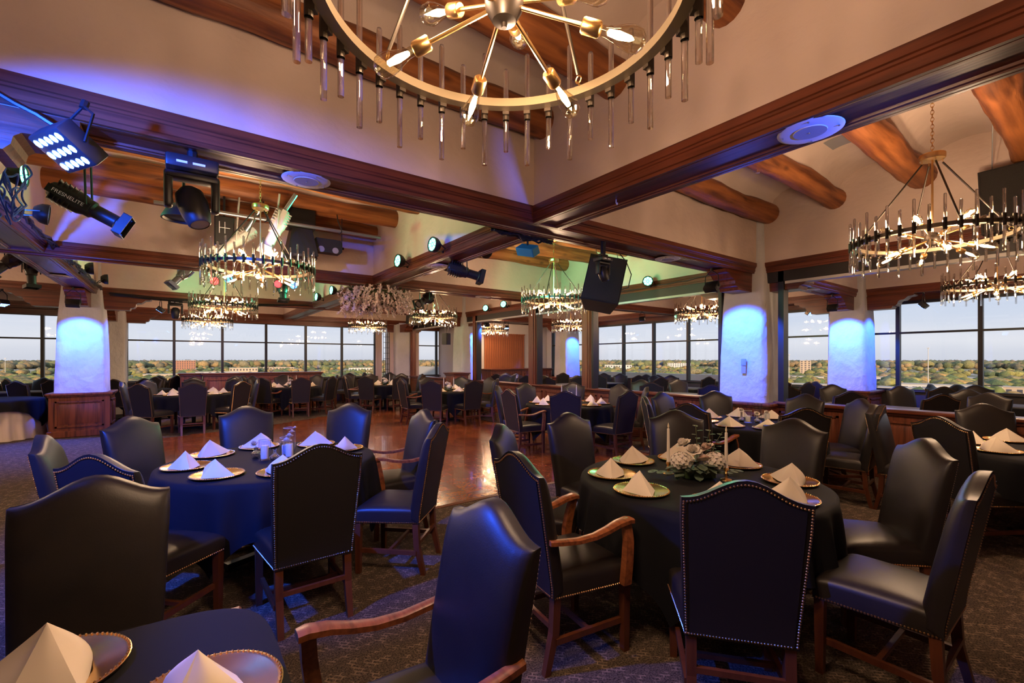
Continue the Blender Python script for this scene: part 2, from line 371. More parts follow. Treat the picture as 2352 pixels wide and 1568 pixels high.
def plinth(cx, cy, h, zt, parent):
    b = MB(); b.box(cx-h, cx+h, cy-h, cy+h, 0, zt-.05); b.rbox(cx-h-.03, cx+h+.03, cy-h-.03, cy+h+.03, 0, .13, .012, 1)
    b.rbox(cx-h-.05, cx+h+.05, cy-h-.05, cy+h+.05, zt-.05, zt, .014, 2); b.rbox(cx-h-.025, cx+h+.025, cy-h-.025, cy+h+.025, zt-.08, zt-.04, .01, 1)
    b.build('plinth', WDZ, parent)
    for q in range(4):
        m_ = Matrix.Translation((cx, cy, 0)) @ Matrix.Rotation(q*PI/2, 4, 'Z') @ Matrix.Translation((0, -h, 0))
        p = MB(); panel_side(p, m_, h-.09, .2, zt-.16); p.build('raised_panel', WDZ, parent)
CORB = [(0, 2.9), (.80, 2.9), (.80, 2.865), (.77, 2.845), (.70, 2.838), (.66, 2.80), (.63, 2.775), (.57, 2.77), (.54, 2.745), (.53, 2.70), (.50, 2.665), (.45, 2.655), (.43, 2.61), (0, 2.61)]
def corbel(b, cx, cy, h, q):
    m_ = Matrix.Translation((cx, cy, 0)) @ Matrix.Rotation(q*PI/2, 4, 'Z'); b.M = m_
    b.prism([(h-.02+s, z) for s, z in CORB], 'y', -.15, .15); b.M = Matrix()
COLS = [(-1.62, 12.9, .40, 1, (0, 1, 2, 3)), (-1.57, 3.68, .38, 1, (0, 1, 2, 3)), (7.62, 3.68, .40, 1, (0, 1, 2, 3)), (7.62, 12.9, .38, 1, (2, 1, 3)), (12.1, 3.68, .38, 1, (1, 2, 3)), (12.1, 12.9, .38, 1, (1, 2, 3)), (-1.57, 17.2, .34, 0, (0, 2, 3)), (7.1, 17.25, .34, 0, (0, 3, 2))]
for k, (cx, cy, h, pl, cor) in enumerate(COLS):
    m_ = col_mesh(h, 0 if not pl else .8, .33); m_.v = [v+Vector((cx, cy, 0)) for v in m_.v]
    o = struct(m_.build('column' if k == 0 else 'column', PLC, angle=60)); o['label'] = 'tapered plaster column'
    if pl: plinth(cx, cy, h+.05, .88, o)
    for q in cor:
        cb = MB(); corbel(cb, cx, cy, .33, q); cb.build('corbel', WDX if q % 2 == 0 else WDY, o, angle=25)
# wall piers, end walls
def wall(n, *a, m=PLA): return struct(MB().box(*a).build(n, m, smooth=False))
wall('wall_back', X0, X1, Y0-.2, Y0, 0, ZC); wall('wall_left', X0-.2, X0, Y0-.2, Y1, 0, ZC)
wall('wall_far_sill', X0, X1, Y1-.06, Y1+.14, 0, .85, m=SIL); wall('wall_far_head', X0, X1, Y1-.10, Y1+.14, 2.76, ZC, m=WDX)
wall('wall_right_sill', X1, X1+.2, Y0, Y1, 0, .86, m=SIL); wall('wall_right_head', X1, X1+.2, Y0, Y1, 2.76, ZC, m=WDY)
wall('wall_pier_a', -1.85, -1.27, Y1-.35, Y1+.1, 0, 2.95); wall('wall_pier_b', 6.62, 7.86, Y1-.3, Y1+.1, 0, 2.95)
wall('wall_closet', 8.9, 12.5, 14.6, 14.75, 0, 2.95, m=PLN); wall('wall_closet_side', 8.9, 9.02, 14.6, Y1, 0, 2.95, m=PLN)
wall('wall_right_end', X1-.1, X1+.2, 14.3, Y1, 0, 2.95, m=PLN)
for k, (a, c) in enumerate([(X0, X1)]):
    struct(MB().box(a, c, Y1-.2, Y1-.04, .85, .88).build('trim_21', SIL)); struct(MB().box(X1-.06, X1+.05, Y0, 14.3, .86, .89).build('trim_22', SIL))

# windows: one window per bay of glazing, every pane a part
wn = [0]
def window(p0, d, nrm, edges, tr=2.12, z0=.88, z1=2.77):
    """edges: distances along d from p0 where mullions stand"""
    wn[0] += 1; root = bpy.data.objects.new('window_%d' % wn[0], None); COL.objects.link(root); root['kind'] = 'structure'
    p0 = Vector(p0); d = Vector(d)
    M0 = Matrix.Translation(p0) @ Matrix(((d.x, -d.y, 0, 0), (d.y, d.x, 0, 0), (0, 0, 1, 0), (0, 0, 0, 1)))
    for q, e_ in enumerate(edges):
        b = MB(); b.M = M0; b.box(e_-.035, e_+.035, -.06, .06, z0, z1); b.build('mullion', FRM, root, smooth=False)
    b = MB(); b.M = M0; b.box(edges[0], edges[-1], -.055, .055, tr-.02, tr+.02); b.build('transom', FRM, root, smooth=False)
    b = MB(); b.M = M0; b.box(edges[0], edges[-1], -.05, .05, z0-.03, z0+.03); b.box(edges[0], edges[-1], -.05, .05, z1-.03, z1+.03); b.build('window_frame', FRM, root, smooth=False)
    for q in range(len(edges)-1):
        for a, c in ((z0+.03, tr-.02), (tr+.02, z1-.03)):
            b = MB(); b.M = M0; b.box(edges[q]+.03, edges[q+1]-.03, -.004, .004, a, c); b.build('pane', PAN, root, smooth=False)
    return root
xs = [-.15+1.258*k for k in range(-1, 6)]
window((0, Y1, 0), (1, 0, 0), 0, [-1.27, -.15]+[-.15+1.258*k for k in range(1, 6)]+[6.62-.35])
window((0, Y1, 0), (1, 0, 0), 0, [-9.3, -8.05, -6.79, -5.53, -4.27, -3.01, -1.86])
window((0, Y1, 0), (1, 0, 0), 0, [7.86, 8.79, 9.0])
window((X1, 0, 0), (0, 1, 0), 0, [-4.2, -3.33, -2.07, -.81, .46, 1.72, 2.98, 4.24, 5.50, 6.76, 8.03, 9.29, 10.55, 11.81, 13.07, 14.3])
# dark iron lattice gate and pale drape at the corner of the far window
t = thing('lattice_gate', 'dark folded lattice gate beside the pale drape at the far window', 'gate', (6.45, 17.05, 0))
for k in range(4):
    MB().box(-.12+k*.08, -.105+k*.08, -.01, .01, 0, 2.6).build('bar', FRM, t)
for k in range(12): MB().box(-.12, .13, -.006, .006, .1+k*.21, .115+k*.21).build('crossbar', FRM, t)
b = MB(); pts = []
for i in range(41): x = 6.08+.26*i/40; pts.append((x, 17.2+.03*sin(i*1.3)))
b.add([(x, y, .3) for x, y in pts]+[(x, y, 2.72) for x, y in pts], [(i, i+1, 42+i, 41+i) for i in range(40)])
tag(b.build('drape', SKR, fix=False), 'pale drape hanging at the right end of the long far window', 'drape')

# ------------------------------------------------------------------ partition between the rooms (x = 7.5): panelled low wall, cap, dark framed openings
PX0, PX1 = 7.42, 7.58
for k, (a, c) in enumerate([(-4.1, 3.25), (4.12, 12.45), (13.35, 17.0)]):
    o = struct(MB().box(PX0, PX1, a, c, 0, .86).build('wall_partition_%d' % (k+1), WDZ, smooth=False))
    MB().rbox(PX0-.07, PX1+.07, a, c, .86, .905, .014, 2).build('wall_cap', WDY, o)
    MB().rbox(PX0-.03, PX1+.03, a, c, .82, .862, .01, 1).build('cap_moulding', WDY, o)
    MB().rbox(PX0-.025, PX1+.025, a, c, 0, .14, .01, 1).build('base_board', WDY, o)
    n = max(1, round((c-a)/.92)); w = (c-a)/n
    for q in range(n):
        p = MB(); panel_side(p, Matrix.Translation((PX0, a+w*(q+.5), 0)) @ Matrix.Rotation(-PI/2, 4, 'Z'), w/2-.07, .2, .76)
        p.build('raised_panel', WDZ, o)
hd = struct(MB().box(PX0, PX1+.02, -4.1, 17.2, 2.74, 2.9).build('trim_11', DRK, smooth=False))
MB().box(PX0-.005, PX1-.04, -4.1, 3.1, 2.70, 2.74).build('track', WHM, hd); MB().box(PX0-.005, PX1-.04, 4.2, 17, 2.70, 2.74).build('track', WHM, hd)
for k, (a, c, wd) in enumerate([(3.12, 3.2, 0), (4.1, 4.16, 0), (7.06, 7.12, 0), (7.12, 7.42, 1), (9.05, 9.38, 1), (9.0, 9.05, 0), (12.0, 12.2, 1), (11.95, 12.0, 0), (16.8, 16.95, 1)]):
    o = struct(MB().box(PX0+.0, PX1, a, c, .9, 2.9).build('trim_%d' % (30+k), WDZ if wd else FRM, smooth=False))
    if wd:
        MB().box(PX0-.03, PX0, a+.03, c-.03, .9, 2.9).build('casing_strip', WDZ, o, smooth=False)
        MB().box(PX0-.045, PX0-.03, a+.09, c-.09, .9, 2.9).build('casing_bead', WDZ, o, smooth=False)

# white drapes tied at column behind partition left
# plank closet doors on the far wall of the right-hand room
t = bpy.data.objects.new('door_1', None); COL.objects.link(t); t['kind'] = 'structure'
pm = MB().rbox(-.052, .052, -.02, .02, 0, 1.9, .006, 1).mesh('plank', PIN)
for k in range(18): obj('plank', pm, t, (9.42+.107*k, 14.57, .62))
MB().box(9.34, 11.33, 14.56, 14.6, 2.52, 2.56).build('door_head', PIN, t)

# ------------------------------------------------------------------ counters
def counter(name, label, x0, x1, y0, y1, h, n, side='y'):
    t = thing(name, label, 'counter', ((x0+x1)/2, (y0+y1)/2, 0)); w, d = (x1-x0)/2, (y1-y0)/2
    MB().box(-w, w, -d, d, 0, h-.04).build('body', WDZ, t, smooth=False)
    MB().rbox(-w-.06, w+.06, -d-.06, d+.06, h-.04, h, .014, 2).build('countertop', WDX, t)
    MB().rbox(-w-.03, w+.03, -d-.03, d+.03, h-.09, h-.04, .01, 1).build('moulding', WDX, t)
    MB().rbox(-w-.02, w+.02, -d-.02, d+.02, 0, .12, .01, 1).build('base_board', WDX, t)
    for k in range(n):
        p = MB(); panel_side(p, Matrix.Translation((-w+2*w*(k+.5)/n, -d, 0)), w/n-.08, .22, h-.18); p.build('raised_panel', WDZ, t)
    return t
counter('bar_counter', 'long panelled dark wood bar counter below the far window', .55, 3.8, 15.95, 16.6, 1.14, 4)
counter('bar_counter', 'short stepped-back wood counter end at the left of the bar', 0.0, .53, 16.3, 16.9, 1.14, 1)
counter('back_bar', 'red-brown wood counter in front of the knotty plank doors', 9.1, 12.0, 13.7, 14.4, 1.2, 4)
counter('host_counter', 'plain dark wood counter box beside the slim blue column', 6.62, 7.1, 11.95, 12.5, 1.15, 1)
for x, l in ((2.35, 'small chrome tap ring standing on the bar counter'),):
    t = thing('bar_tap', l, 'tap', (x, 16.3, 1.14)); MB().tube((0, 0, 0), (0, 0, .05), .02).build('base', GRY, t); MB().ring((0, 0, .12), .08, .012, 'y').build('loop', GRY, t)

# ------------------------------------------------------------------ chairs
SW, SD, SH = .255, .245, .49
def top_z(x, w=.245): return .995+.085*(.5+.5*cos(PI*max(-1, min(1, x/w))))**1.15
def lean(z): return -.235-.115*max(0, z-.42)/.66           # y of the rear face of the back at height z
def back_mesh():
    us = [-1, -.985, -.94, -.86, -.75, -.6, -.45, -.3, -.15, 0]; us = us+[-u for u in reversed(us[:-1])]
    vs_ = [0, .012, .04, .1, .2, .32, .45, .58, .7, .8, .88, .94, .975, .992, 1]
    b = MB(); V = []; nu, nv = len(us), len(vs_)
    for v in vs_:
        for u in us:
            w = .222+.023*min(1, v*1.2); x = u*w; zt = top_z(x, w); z = .40+(zt-.40)*v
            e = (1-abs(u)**7)**.5 if abs(u) < 1 else 0
            g = (1-v**14)**.5 if v < 1 else 0
            th = .035+.062*(e*g)+.012*(1-u*u)*(1-(2*v-1)**2)
            V.append((x, lean(z)+th*(.96-.2*v), z-.008*(1-g)))
    for v in vs_:
        for u in us:
            w = .222+.023*min(1, v*1.2); x = u*w; zt = top_z(x, w); z = .37+(zt-.37)*v; V.append((x*.985, lean(z), z-.006*(v == 1)))
    n = nu*nv; F = []
    for j in range(nv-1):
        for i in range(nu-1):
            a = j*nu+i; F += [(a, a+1, a+nu+1, a+nu), (n+a, n+a+nu, n+a+nu+1, n+a+1)]
    rim = [j*nu for j in range(nv)]; rim2 = [j*nu+nu-1 for j in range(nv)]
    for q in range(nv-1):
        F += [(rim[q], rim[q+1], n+rim[q+1], n+rim[q]), (rim2[q+1], rim2[q], n+rim2[q], n+rim2[q+1])]
    for i in range(nu-1):
        F += [(i+1, i, n+i, n+i+1), ((nv-1)*nu+i, (nv-1)*nu+i+1, n+(nv-1)*nu+i+1, n+(nv-1)*nu+i)]
    b.add(V, F); return b
def back_panel():
    b = MB(); xs = [-.215+.43*i/16 for i in range(17)]; V = []; rows = 8
    for r in range(rows+1):
        for x in xs:
            t = r/rows; xx = x*(.93+.07*t); z = .385+(top_z(xx*1.05)-.03-.385)*t; V.append((xx, lean(z)-.004, z))
    F = [(r*17+i, r*17+i+1, (r+1)*17+i+1, (r+1)*17+i) for r in range(rows) for i in range(16)]
    return b.add(V, F)
def nails():
    b = MB(); P = []
    def nail(p, nrm, r=.0056):
        nrm = Vector(nrm).normalized(); a = nrm.orthogonal().normalized(); c = nrm.cross(a); p = Vector(p)
        vs = [p+a*(r*cos(t))+c*(r*sin(t)) for t in (0, PI/3, 2*PI/3, PI, 4*PI/3, 5*PI/3)]+[p+nrm*r*.75+a*(r*.5*cos(t))+c*(r*.5*sin(t)) for t in (0, PI/3, 2*PI/3, PI, 4*PI/3, 5*PI/3)]
        b.add(vs, [(i, (i+1) % 6, 6+(i+1) % 6, 6+i) for i in range(6)]+[(6, 7, 8, 9, 10, 11)])
    sp = .0128
    z = .385
    while z < .965:
        w = .222+.023*min(1, (z-.37)/.6*1.2)-.012
        for s in (-1, 1): nail((s*w, lean(z)-.003, z), (0, -1, 0))
        z += sp
    n = 35
    for i in range(n+1):
        x = -.233+.466*i/n; zz = top_z(x)-.024; nail((x, lean(zz)-.003, zz), (0, -1, 0))
        if i < n-1: nail((x*.92, lean(.383)-.003, .383), (0, -1, 0))
    y = -.225
    while y < .235:
        w = .212+(y+.225)/.46*.036
        for s in (-1, 1): nail((s*(w+.004), y, .378), (s, 0, 0))
        y += sp
    x = -.24
    while x < .242: nail((x, .249, .378), (0, 1, 0)); x += sp
    return b
def seat_mesh():
    us = [-1, -.985, -.95, -.88, -.78, -.6, -.4, -.2, 0]; us = us+[-u for u in reversed(us[:-1])]; n = len(us); V = []; b = MB()
    def wid(y): return .212+(y+.225)/.465*.038
    for v in us:
        for u in us:
            y = .0075+.2325*v; x = wid(y)*u; e = (1-abs(u)**9)**.5*(1-abs(v)**9)**.5 if abs(u) < 1 and abs(v) < 1 else 0
            V.append((x, y, .445+.042*e+.022*(1-u*u)*(1-v*v)))
    F = [(j*n+i, j*n+i+1, (j+1)*n+i+1, (j+1)*n+i) for j in range(n-1) for i in range(n-1)]
    rim = [i for i in range(n)]+[j*n+n-1 for j in range(1, n)]+[(n-1)*n+i for i in range(n-2, -1, -1)]+[j*n for j in range(n-2, 0, -1)]
    k = len(V)
    for r in rim: V.append((V[r][0]*1.0, V[r][1], .37))
    m = len(rim)
    for q in range(m): F.append((rim[q], k+q, k+(q+1) % m, rim[(q+1) % m]))
    F.append(tuple(range(k+m-1, k-1, -1)))
    return b.add(V, F)
def leg(s, f):
    b = MB()
    if f: p = [(s*.222, .215, .38, .022), (s*.222, .215, 0, .017)]
    else: p = [(s*.190, -.205, .38, .021), (s*.190, -.215, .2, .020), (s*.190, -.262, 0, .016)]
    V = []; 
    for x, y, z, r in p: V += [(x-r, y-r, z), (x+r, y-r, z), (x+r, y+r, z), (x-r, y+r, z)]
    F = [(3, 2, 1, 0), tuple(range(len(V)-4, len(V)))]
    for k in range(len(p)-1):
        for i in range(4): F.append((k*4+i, k*4+(i+1) % 4, k*4+4+(i+1) % 4, k*4+4+i))
    return b.add(V, F)
ME = {}
ME['seat'] = seat_mesh().mesh('seat', LEA, angle=50); ME['backrest'] = back_mesh().mesh('backrest', LEA, angle=50)
ME['panel'] = back_panel().mesh('back_panel', LEB, angle=50); ME['nails'] = nails().mesh('nail_trim', NAI)
for s in (-1, 1):
    for f in (0, 1): ME['leg', s, f] = leg(s, f).mesh('leg', LEG, smooth=False)
    ME['ss', s] = MB().box(s*.206-.011, s*.206+.011, -.215, .205, .145, .175).mesh('side_stretcher', LEG, smooth=False)
    b = MB(); A = [(-.27, .665), (-.20, .655), (-.10, .645), (0, .650), (.08, .668), (.15, .690), (.215, .700), (.245, .695)]
    V = []; w_ = [.020, .020, .021, .024, .028, .031, .033, .028]
    for (y, z), w in zip(A, w_):
        x = s*(.232+.02*(y+.27)); V += [(x-w, y, z-.011), (x+w, y, z-.011), (x+w, y, z+.008), (x+w*.6, y, z+.014), (x-w*.6, y, z+.014), (x-w, y, z+.008)]
    F = [(5, 4, 3, 2, 1, 0), tuple(range(len(V)-6, len(V)))]+[(k*6+i, k*6+(i+1) % 6, k*6+6+(i+1) % 6, k*6+6+i) for k in range(len(A)-1) for i in range(6)]
    b.add(V, F); ME['arm', s] = b.mesh('armrest', ARM, angle=40)
    b = MB(); P = [(.235, .215, .69, .017), (.262, .205, .60, .018), (.272, .190, .50, .019), (.268, .180, .38, .019)]; V = []
    for x, y, z, r in P: V += [(s*x-r, y-r*1.3, z), (s*x+r, y-r*1.3, z), (s*x+r, y+r*1.3, z), (s*x-r, y+r*1.3, z)]
    F = [(3, 2, 1, 0), tuple(range(12, 16))]+[(k*4+i, k*4+(i+1) % 4, k*4+4+(i+1) % 4, k*4+4+i) for k in range(3) for i in range(4)]
    b.add(V, F); ME['post', s] = b.mesh('arm_post', ARM, angle=30)
ME['cs'] = MB().box(-.196, .196, -.02, .002, .150, .172).mesh('cross_stretcher', LEG, smooth=False)
ME['rs'] = MB().box(-.175, .175, -.235, -.215, .215, .24).mesh('rear_stretcher', LEG, smooth=False)
def make_chair(arms, lite, name, label):
    t = thing(name, label, 'chair')
    obj('seat', ME['seat'], t); bk = obj('backrest', ME['backrest'], t); stuff(obj('nail_trim', ME['nails'], t)); obj('back_panel', ME['panel'], bk)
    for s in (-1, 1):
        for f in (0, 1): obj('leg', ME['leg', s, f], t)
        if not lite: obj('side_stretcher', ME['ss', s], t)
        if arms: a = obj('armrest', ME['arm', s], t); obj('arm_post', ME['post', s], a)
    if not lite: obj('cross_stretcher', ME['cs'], t); obj('rear_stretcher', ME['rs'], t)
    return t
PROTO = {}
def chair(hx, hy, face, label, arms=False, lite=False, group=None):
    """hx, hy: where the top of the back stands; face: heading (radians) the sitter looks along"""
    key = (arms, lite); nm = 'armchair' if arms else 'dining_chair'
    off = .325; loc = (hx+off*cos(face), hy+off*sin(face), 0); rz = face-PI/2
    if key not in PROTO:
        t = make_chair(arms, lite, nm, label); t.location = loc; t.rotation_euler.z = rz; PROTO[key] = t
        if group: t['group'] = group
    else: t = dup(PROTO[key], loc, rz, label, group)
    return t

def side_word(dx, dy):
    f = dx*FW.x+dy*FW.y; r = dx*RT.x+dy*RT.y; a = math.degrees(math.atan2(r, f)) % 360
    return ['far', 'far-right', 'right', 'near-right', 'near', 'near-left', 'left', 'far-left'][int(((a+22.5) % 360)//45)]
# ------------------------------------------------------------------ tables
TR = .76; TZ = .76
def cloth_mesh(seed, R=TR, S=1.06, zmin=.13, n=200):
    r_ = random.Random(seed); ph = r_.uniform(0, 6.3); rot = r_.uniform(0, 1.57); V = [(0, 0, TZ)]; F = []
    rings = [(.5, 0), (.9, 0), (.975, 0), (1, .006)]+[(1, q/9) for q in range(1, 10)]
    for fr, q in rings:
        for i in range(n):
            t = 2*PI*i/n; u = (t+rot) % (PI/2)-PI/4
            drop = .31+.29*(abs(u)/.785)**3.2 if S > 1.035 else min(S/max(cos(u), .74), R+TZ-zmin)-R
            if q == 0: V.append((R*fr*cos(t), R*fr*sin(t), TZ-(.004 if fr > .95 else 0))); continue
            z = TZ-.004-drop*q if q > .05 else TZ-.012
            amp = .034*q**.7; k = (1-2*abs(sin(9*t+ph+.8*sin(3*t+ph)))**1.4)*.75+sin(25*t+2.3*ph+sin(2*t))*.25
            rr = R+.004+.045*q**.6+amp*k+.02*q*sin(5*t+ph)
            V.append((rr*cos(t), rr*sin(t), z))
    F += [(0, 1+i, 1+(i+1) % n) for i in range(n)]
    for j in range(len(rings)-1):
        for i in range(n): a = 1+j*n+i; c = 1+j*n+(i+1) % n; F.append((a, a+n, c+n, c))
    b = MB(); b.add(V, F); return b.mesh('tablecloth', CLO, angle=70, fix=False)
CM = [cloth_mesh(k) for k in range(4)]
tm = MB().lathe([(0, .73), (.74, .73), (.745, .745), (.74, .754), (0, .754)], 40).mesh('tabletop', WDX)
pm1 = MB().tube((0, 0, .04), (0, 0, .73), .04, n=12).mesh('pedestal', BLM)
b = MB()
for q in range(4): b.M = Matrix.Rotation(q*PI/2+.4, 4, 'Z'); b.box(0, .36, -.03, .03, .012, .055); b.tube((.34, 0, 0), (.34, 0, .02), .025)
fm = b.mesh('cross_foot', BLM)
def table(cx, cy, tlabel, clabel, seed):
    t = thing('banquet_table', tlabel, 'table', (cx, cy, 0)); obj('tabletop', tm, t); obj('pedestal', pm1, t); obj('cross_foot', fm, t)
    tag(obj('tablecloth', CM[seed % 4], None, (cx, cy, 0), seed*.7), clabel, 'tablecloth')
# plates and napkins
b = MB(); b.lathe([(0, .004), (.095, .004), (.105, .008), (.150, .013), (.158, .017), (.163, .015), (.160, .009), (.11, .001), (0, 0)], 48); PLM = b.mesh('charger_plate', GOL, angle=60)
b = MB()
for i in range(72): t = 2*PI*i/72; b.ball((.1575*cos(t), .1575*sin(t), .0175), .0032, 5, 4)
BEAD = b.mesh('beaded_rim', GOL)
def napkin_mesh(seed):
    r_ = random.Random(seed); A = Vector((r_.uniform(-.012, .012), -.01, .116+r_.uniform(-.008, .010))); b = MB()
    Fp = Vector((.015, -.115, .002)); L = Vector((-.15, .045, .002)); R = Vector((.15, .035, .002)); Bk = Vector((0, .08, .002)); F2 = Vector((.035, -.100, .002))
    n = 9
    def sheet(P, Q, bulge):
        V = []; 
        for i in range(n+1):
            s = i/n
            for j in range(n+1):
                w = j/n; base = P.lerp(Q, w); p = A.lerp(base, s)
                mid = (P+Q)/2; out = Vector((mid.x, mid.y, 0)).normalized()
                p = p+out*(bulge*sin(PI*w)*sin(PI*s*.9)); sh = s**1.07
                p.x = A.x+(p.x-A.x)*(sh/s if s > 0 else 1); p.y = A.y+(p.y-A.y)*(sh/s if s > 0 else 1)
                V.append(p)
        b.add(V, [(i*(n+1)+j, i*(n+1)+j+1, (i+1)*(n+1)+j+1, (i+1)*(n+1)+j) for i in range(n) for j in range(n)])
    sheet(Fp, L, .040); sheet(F2, R, .020); sheet(Fp, F2, .0); sheet(L, Bk, .006); sheet(Bk, R, -.006)
    # folded hem layer just outside the front faces
    for P, Q in ((Fp, L), (Fp, R)):
        o1 = Vector(((P+Q).x, (P+Q).y, 0)).normalized()*.006
        pass
    return b.mesh('napkin', NAP, angle=80, fix=False)
NM = [napkin_mesh(k) for k in range(5)]
def setting(x, y, rz, where, first=[None], k=[0]):
    k[0] += 1
    lab = 'gold beaded plate, %s' % where
    if first[0] is None:
        p = thing('charger_plate', lab, 'plate', (x, y, TZ+.001)); obj('plate_body', PLM, p); stuff(obj('beaded_rim', BEAD, p)); first[0] = p
    else: p = dup(first[0], (x, y, TZ+.001), 0, lab)
    p['group'] = 'gold charger plates'
    n = tag(obj('napkin', NM[k[0] % 5], None, (x, y, TZ+.008), rz), 'cream pyramid napkin, %s' % where, 'napkin', 'folded cream napkins')
    return p

# centrepieces
def rose_mesh(mt, seed, r=.034):
    r_ = random.Random(seed); b = MB()
    for ring, (n, tilt, rr, h) in enumerate([(3, .12, .35, .95), (5, .45, .62, .85), (6, .85, .85, .62), (7, 1.2, 1.0, .42)]):
        for i in range(n):
            a = 2*PI*i/n+ring*.5+r_.uniform(-.15, .15); V = []
            for u in range(5):
                for v in range(4):
                    uu = (u/4-.5)*2; vv = v/3; w = r*.62*sin(PI*min(1, .25+vv*.62))*uu; rad = r*rr*(.25+.75*vv**.8*(sin(tilt)+.35))-abs(uu)**2*r*.12
                    z = r*h*vv*1.15-(vv**3)*r*.25*sin(tilt); c_, s2 = cos(a), sin(a); V.append((rad*c_-w*s2, rad*s2+w*c_, z))
            b.add(V, [(u*4+v, u*4+v+1, (u+1)*4+v+1, (u+1)*4+v) for u in range(4) for v in range(3)])
    b.ball((0, 0, r*.35), r*.3, 6, 5); return b.mesh('rose', mt, angle=80, fix=False)
def hydra_mesh(seed, R=.055, n=80):
    r_ = random.Random(seed); b = MB(); b.ball((0, 0, 0), R*.8, 10, 8)
    for i in range(n):
        z = 1-2*(i+.5)/n
        if z < -.45: continue
        t = i*2.399; q = math.sqrt(1-z*z); d = Vector((q*cos(t), q*sin(t), z)); b.M = Matrix.Translation(d*R) @ d.to_track_quat('Z', 'Y').to_matrix().to_4x4() @ Matrix.Rotation(r_.uniform(0, 3), 4, 'Z')
        s = R*.26
        for p in range(4):
            a = p*PI/2; c_, s2 = cos(a), sin(a)
            pt = [(0, 0, 0), (s*.5, -s*.45, s*.2), (s*1.05, 0, s*.12), (s*.5, s*.45, s*.2)]
            b.add([(x*c_-y*s2, x*s2+y*c_, z_) for x, y, z_ in pt], [(0, 1, 2, 3)])
    b.M = Matrix(); return b.mesh('hydrangea', PET, angle=60, fix=False)
def leaf(b, p, d, L, w, curl=.15):
    d = Vector(d).normalized(); up = Vector((0, 0, 1)); sdir = d.cross(up)
    if sdir.length < .05: sdir = Vector((1, 0, 0))
    sdir.normalize(); n = sdir.cross(d); p = Vector(p)
    prof = [(0, .1), (.2, .75), (.5, 1), (.8, .72), (1, .05)]
    V = []
    for t, q in prof:
        c = p+d*(L*t)-n*(curl*L*t*t); V += [c-sdir*(w*q)+n*(w*.2), c, c+sdir*(w*q)+n*(w*.2)]
    b.add(V, [(k*3+i, k*3+i+1, k*3+4+i, k*3+3+i) for k in range(4) for i in range(2)])
RM = [rose_mesh(PET, 1), rose_mesh(PIK, 2, .032)]; HM = hydra_mesh(3)
def flower_piece(x, y, rz, label, big=True, group=None):
    t = thing('flower_arrangement', label, 'flowers', (x, y, TZ), rz, group)
    MB().rbox(-.085, .085, -.05, .05, .002, .065, .012, 2).build('planter', LED, t)
    for (px, py, pz) in ((-.09, -.02, .10), (.085, -.03, .10)): obj('hydrangea', HM, t, (px, py, pz), px*9)
    for k, (px, py, pz) in enumerate(((-.035, -.03, .165), (-.055, .03, .19), (.075, .03, .165), (.02, -.045, .11), (.01, .05, .15))):
        o = obj('rose', RM[1 if k in (2, 3) else 0], t, (px, py, pz)); o.rotation_euler = (.5*(-1 if py > 0 else 1)*1.0, px*5, k); o.scale = (1.15,)*3
    b = MB(); r_ = random.Random(5)
    for k in range(46):
        a = r_.uniform(0, 2*PI); p = Vector((.09*cos(a), .05*sin(a), .05+r_.uniform(-.02, .05))); leaf(b, p, (cos(a), sin(a)*.8, r_.uniform(-.35, .4)), r_.uniform(.05, .085), r_.uniform(.018, .028))
    for (bx, by, h) in ((.005, .01, .30), (.06, .02, .27), (.10, .0, .25)):
        for q in range(7):
            z = .15+(h-.15)*q/6; a = q*2.4; leaf(b, (bx+.015*q*bx*4, by, z), (cos(a), sin(a), .3), .032, .014)
    for sx in (-1, 1):
        for q in range(6): leaf(b, (sx*(.12+.02*q), -.02+.01*q, .03), (sx, (-1)**q*.8, .1), .05, .02)
    stuff(b.build('leaves', LEF, t, fix=False, angle=80))
    b = MB(); b.sweep([(.005, .01, .05), (.006, .01, .2), (.0, .012, .31)], .002, 5); b.sweep([(.05, .02, .05), (.065, .02, .2), (.08, .02, .28)], .002, 5); b.sweep([(.06, 0, .05), (.10, 0, .2), (.14, 0, .27)], .0018, 5)
    stuff(b.build('stems', STM, t)); return t
def taper(x, y, label, h=.25):
    t = thing('candlestick', label, 'candle', (x, y, TZ))
    MB().lathe([(0, 0), (.036, 0), (.034, .006), (.010, .014), (.007, .03), (.012, .045), (.008, .055), (.016, .068), (.015, .082), (0, .082)], 16).build('holder', BRA, t)
    MB().lathe([(0, .075), (.0115, .075), (.0085, .075+h), (.004, .078+h), (0, .078+h)], 12).build('taper_candle', CAN, t)
    MB().lathe([(0, .078+h), (.0045, .082+h), (.0065, .093+h), (.003, .11+h), (0, .118+h)], 8).build('flame_tip', WIC, t); return t
def cyl_vase(x, y, r, h, label, ch=None):
    t = thing('cylinder_vase', label, 'vase', (x, y, TZ)); b = MB()
    b.lathe([(0, .001), (r, .001), (r, h), (r-.003, h), (r-.003, .012), (0, .012)], 28); b.build('glass_cylinder', CYL, t)
    MB().ring((0, 0, h), r-.001, .0018, 'z', 28, 5).build('glass_rim', WHM, t)
    if ch: MB().lathe([(0, .013), (r*.62, .013), (r*.62, .013+ch-.004), (r*.57, .013+ch), (0, .011+ch)], 20).build('pillar_candle', CAN, t)
    return t
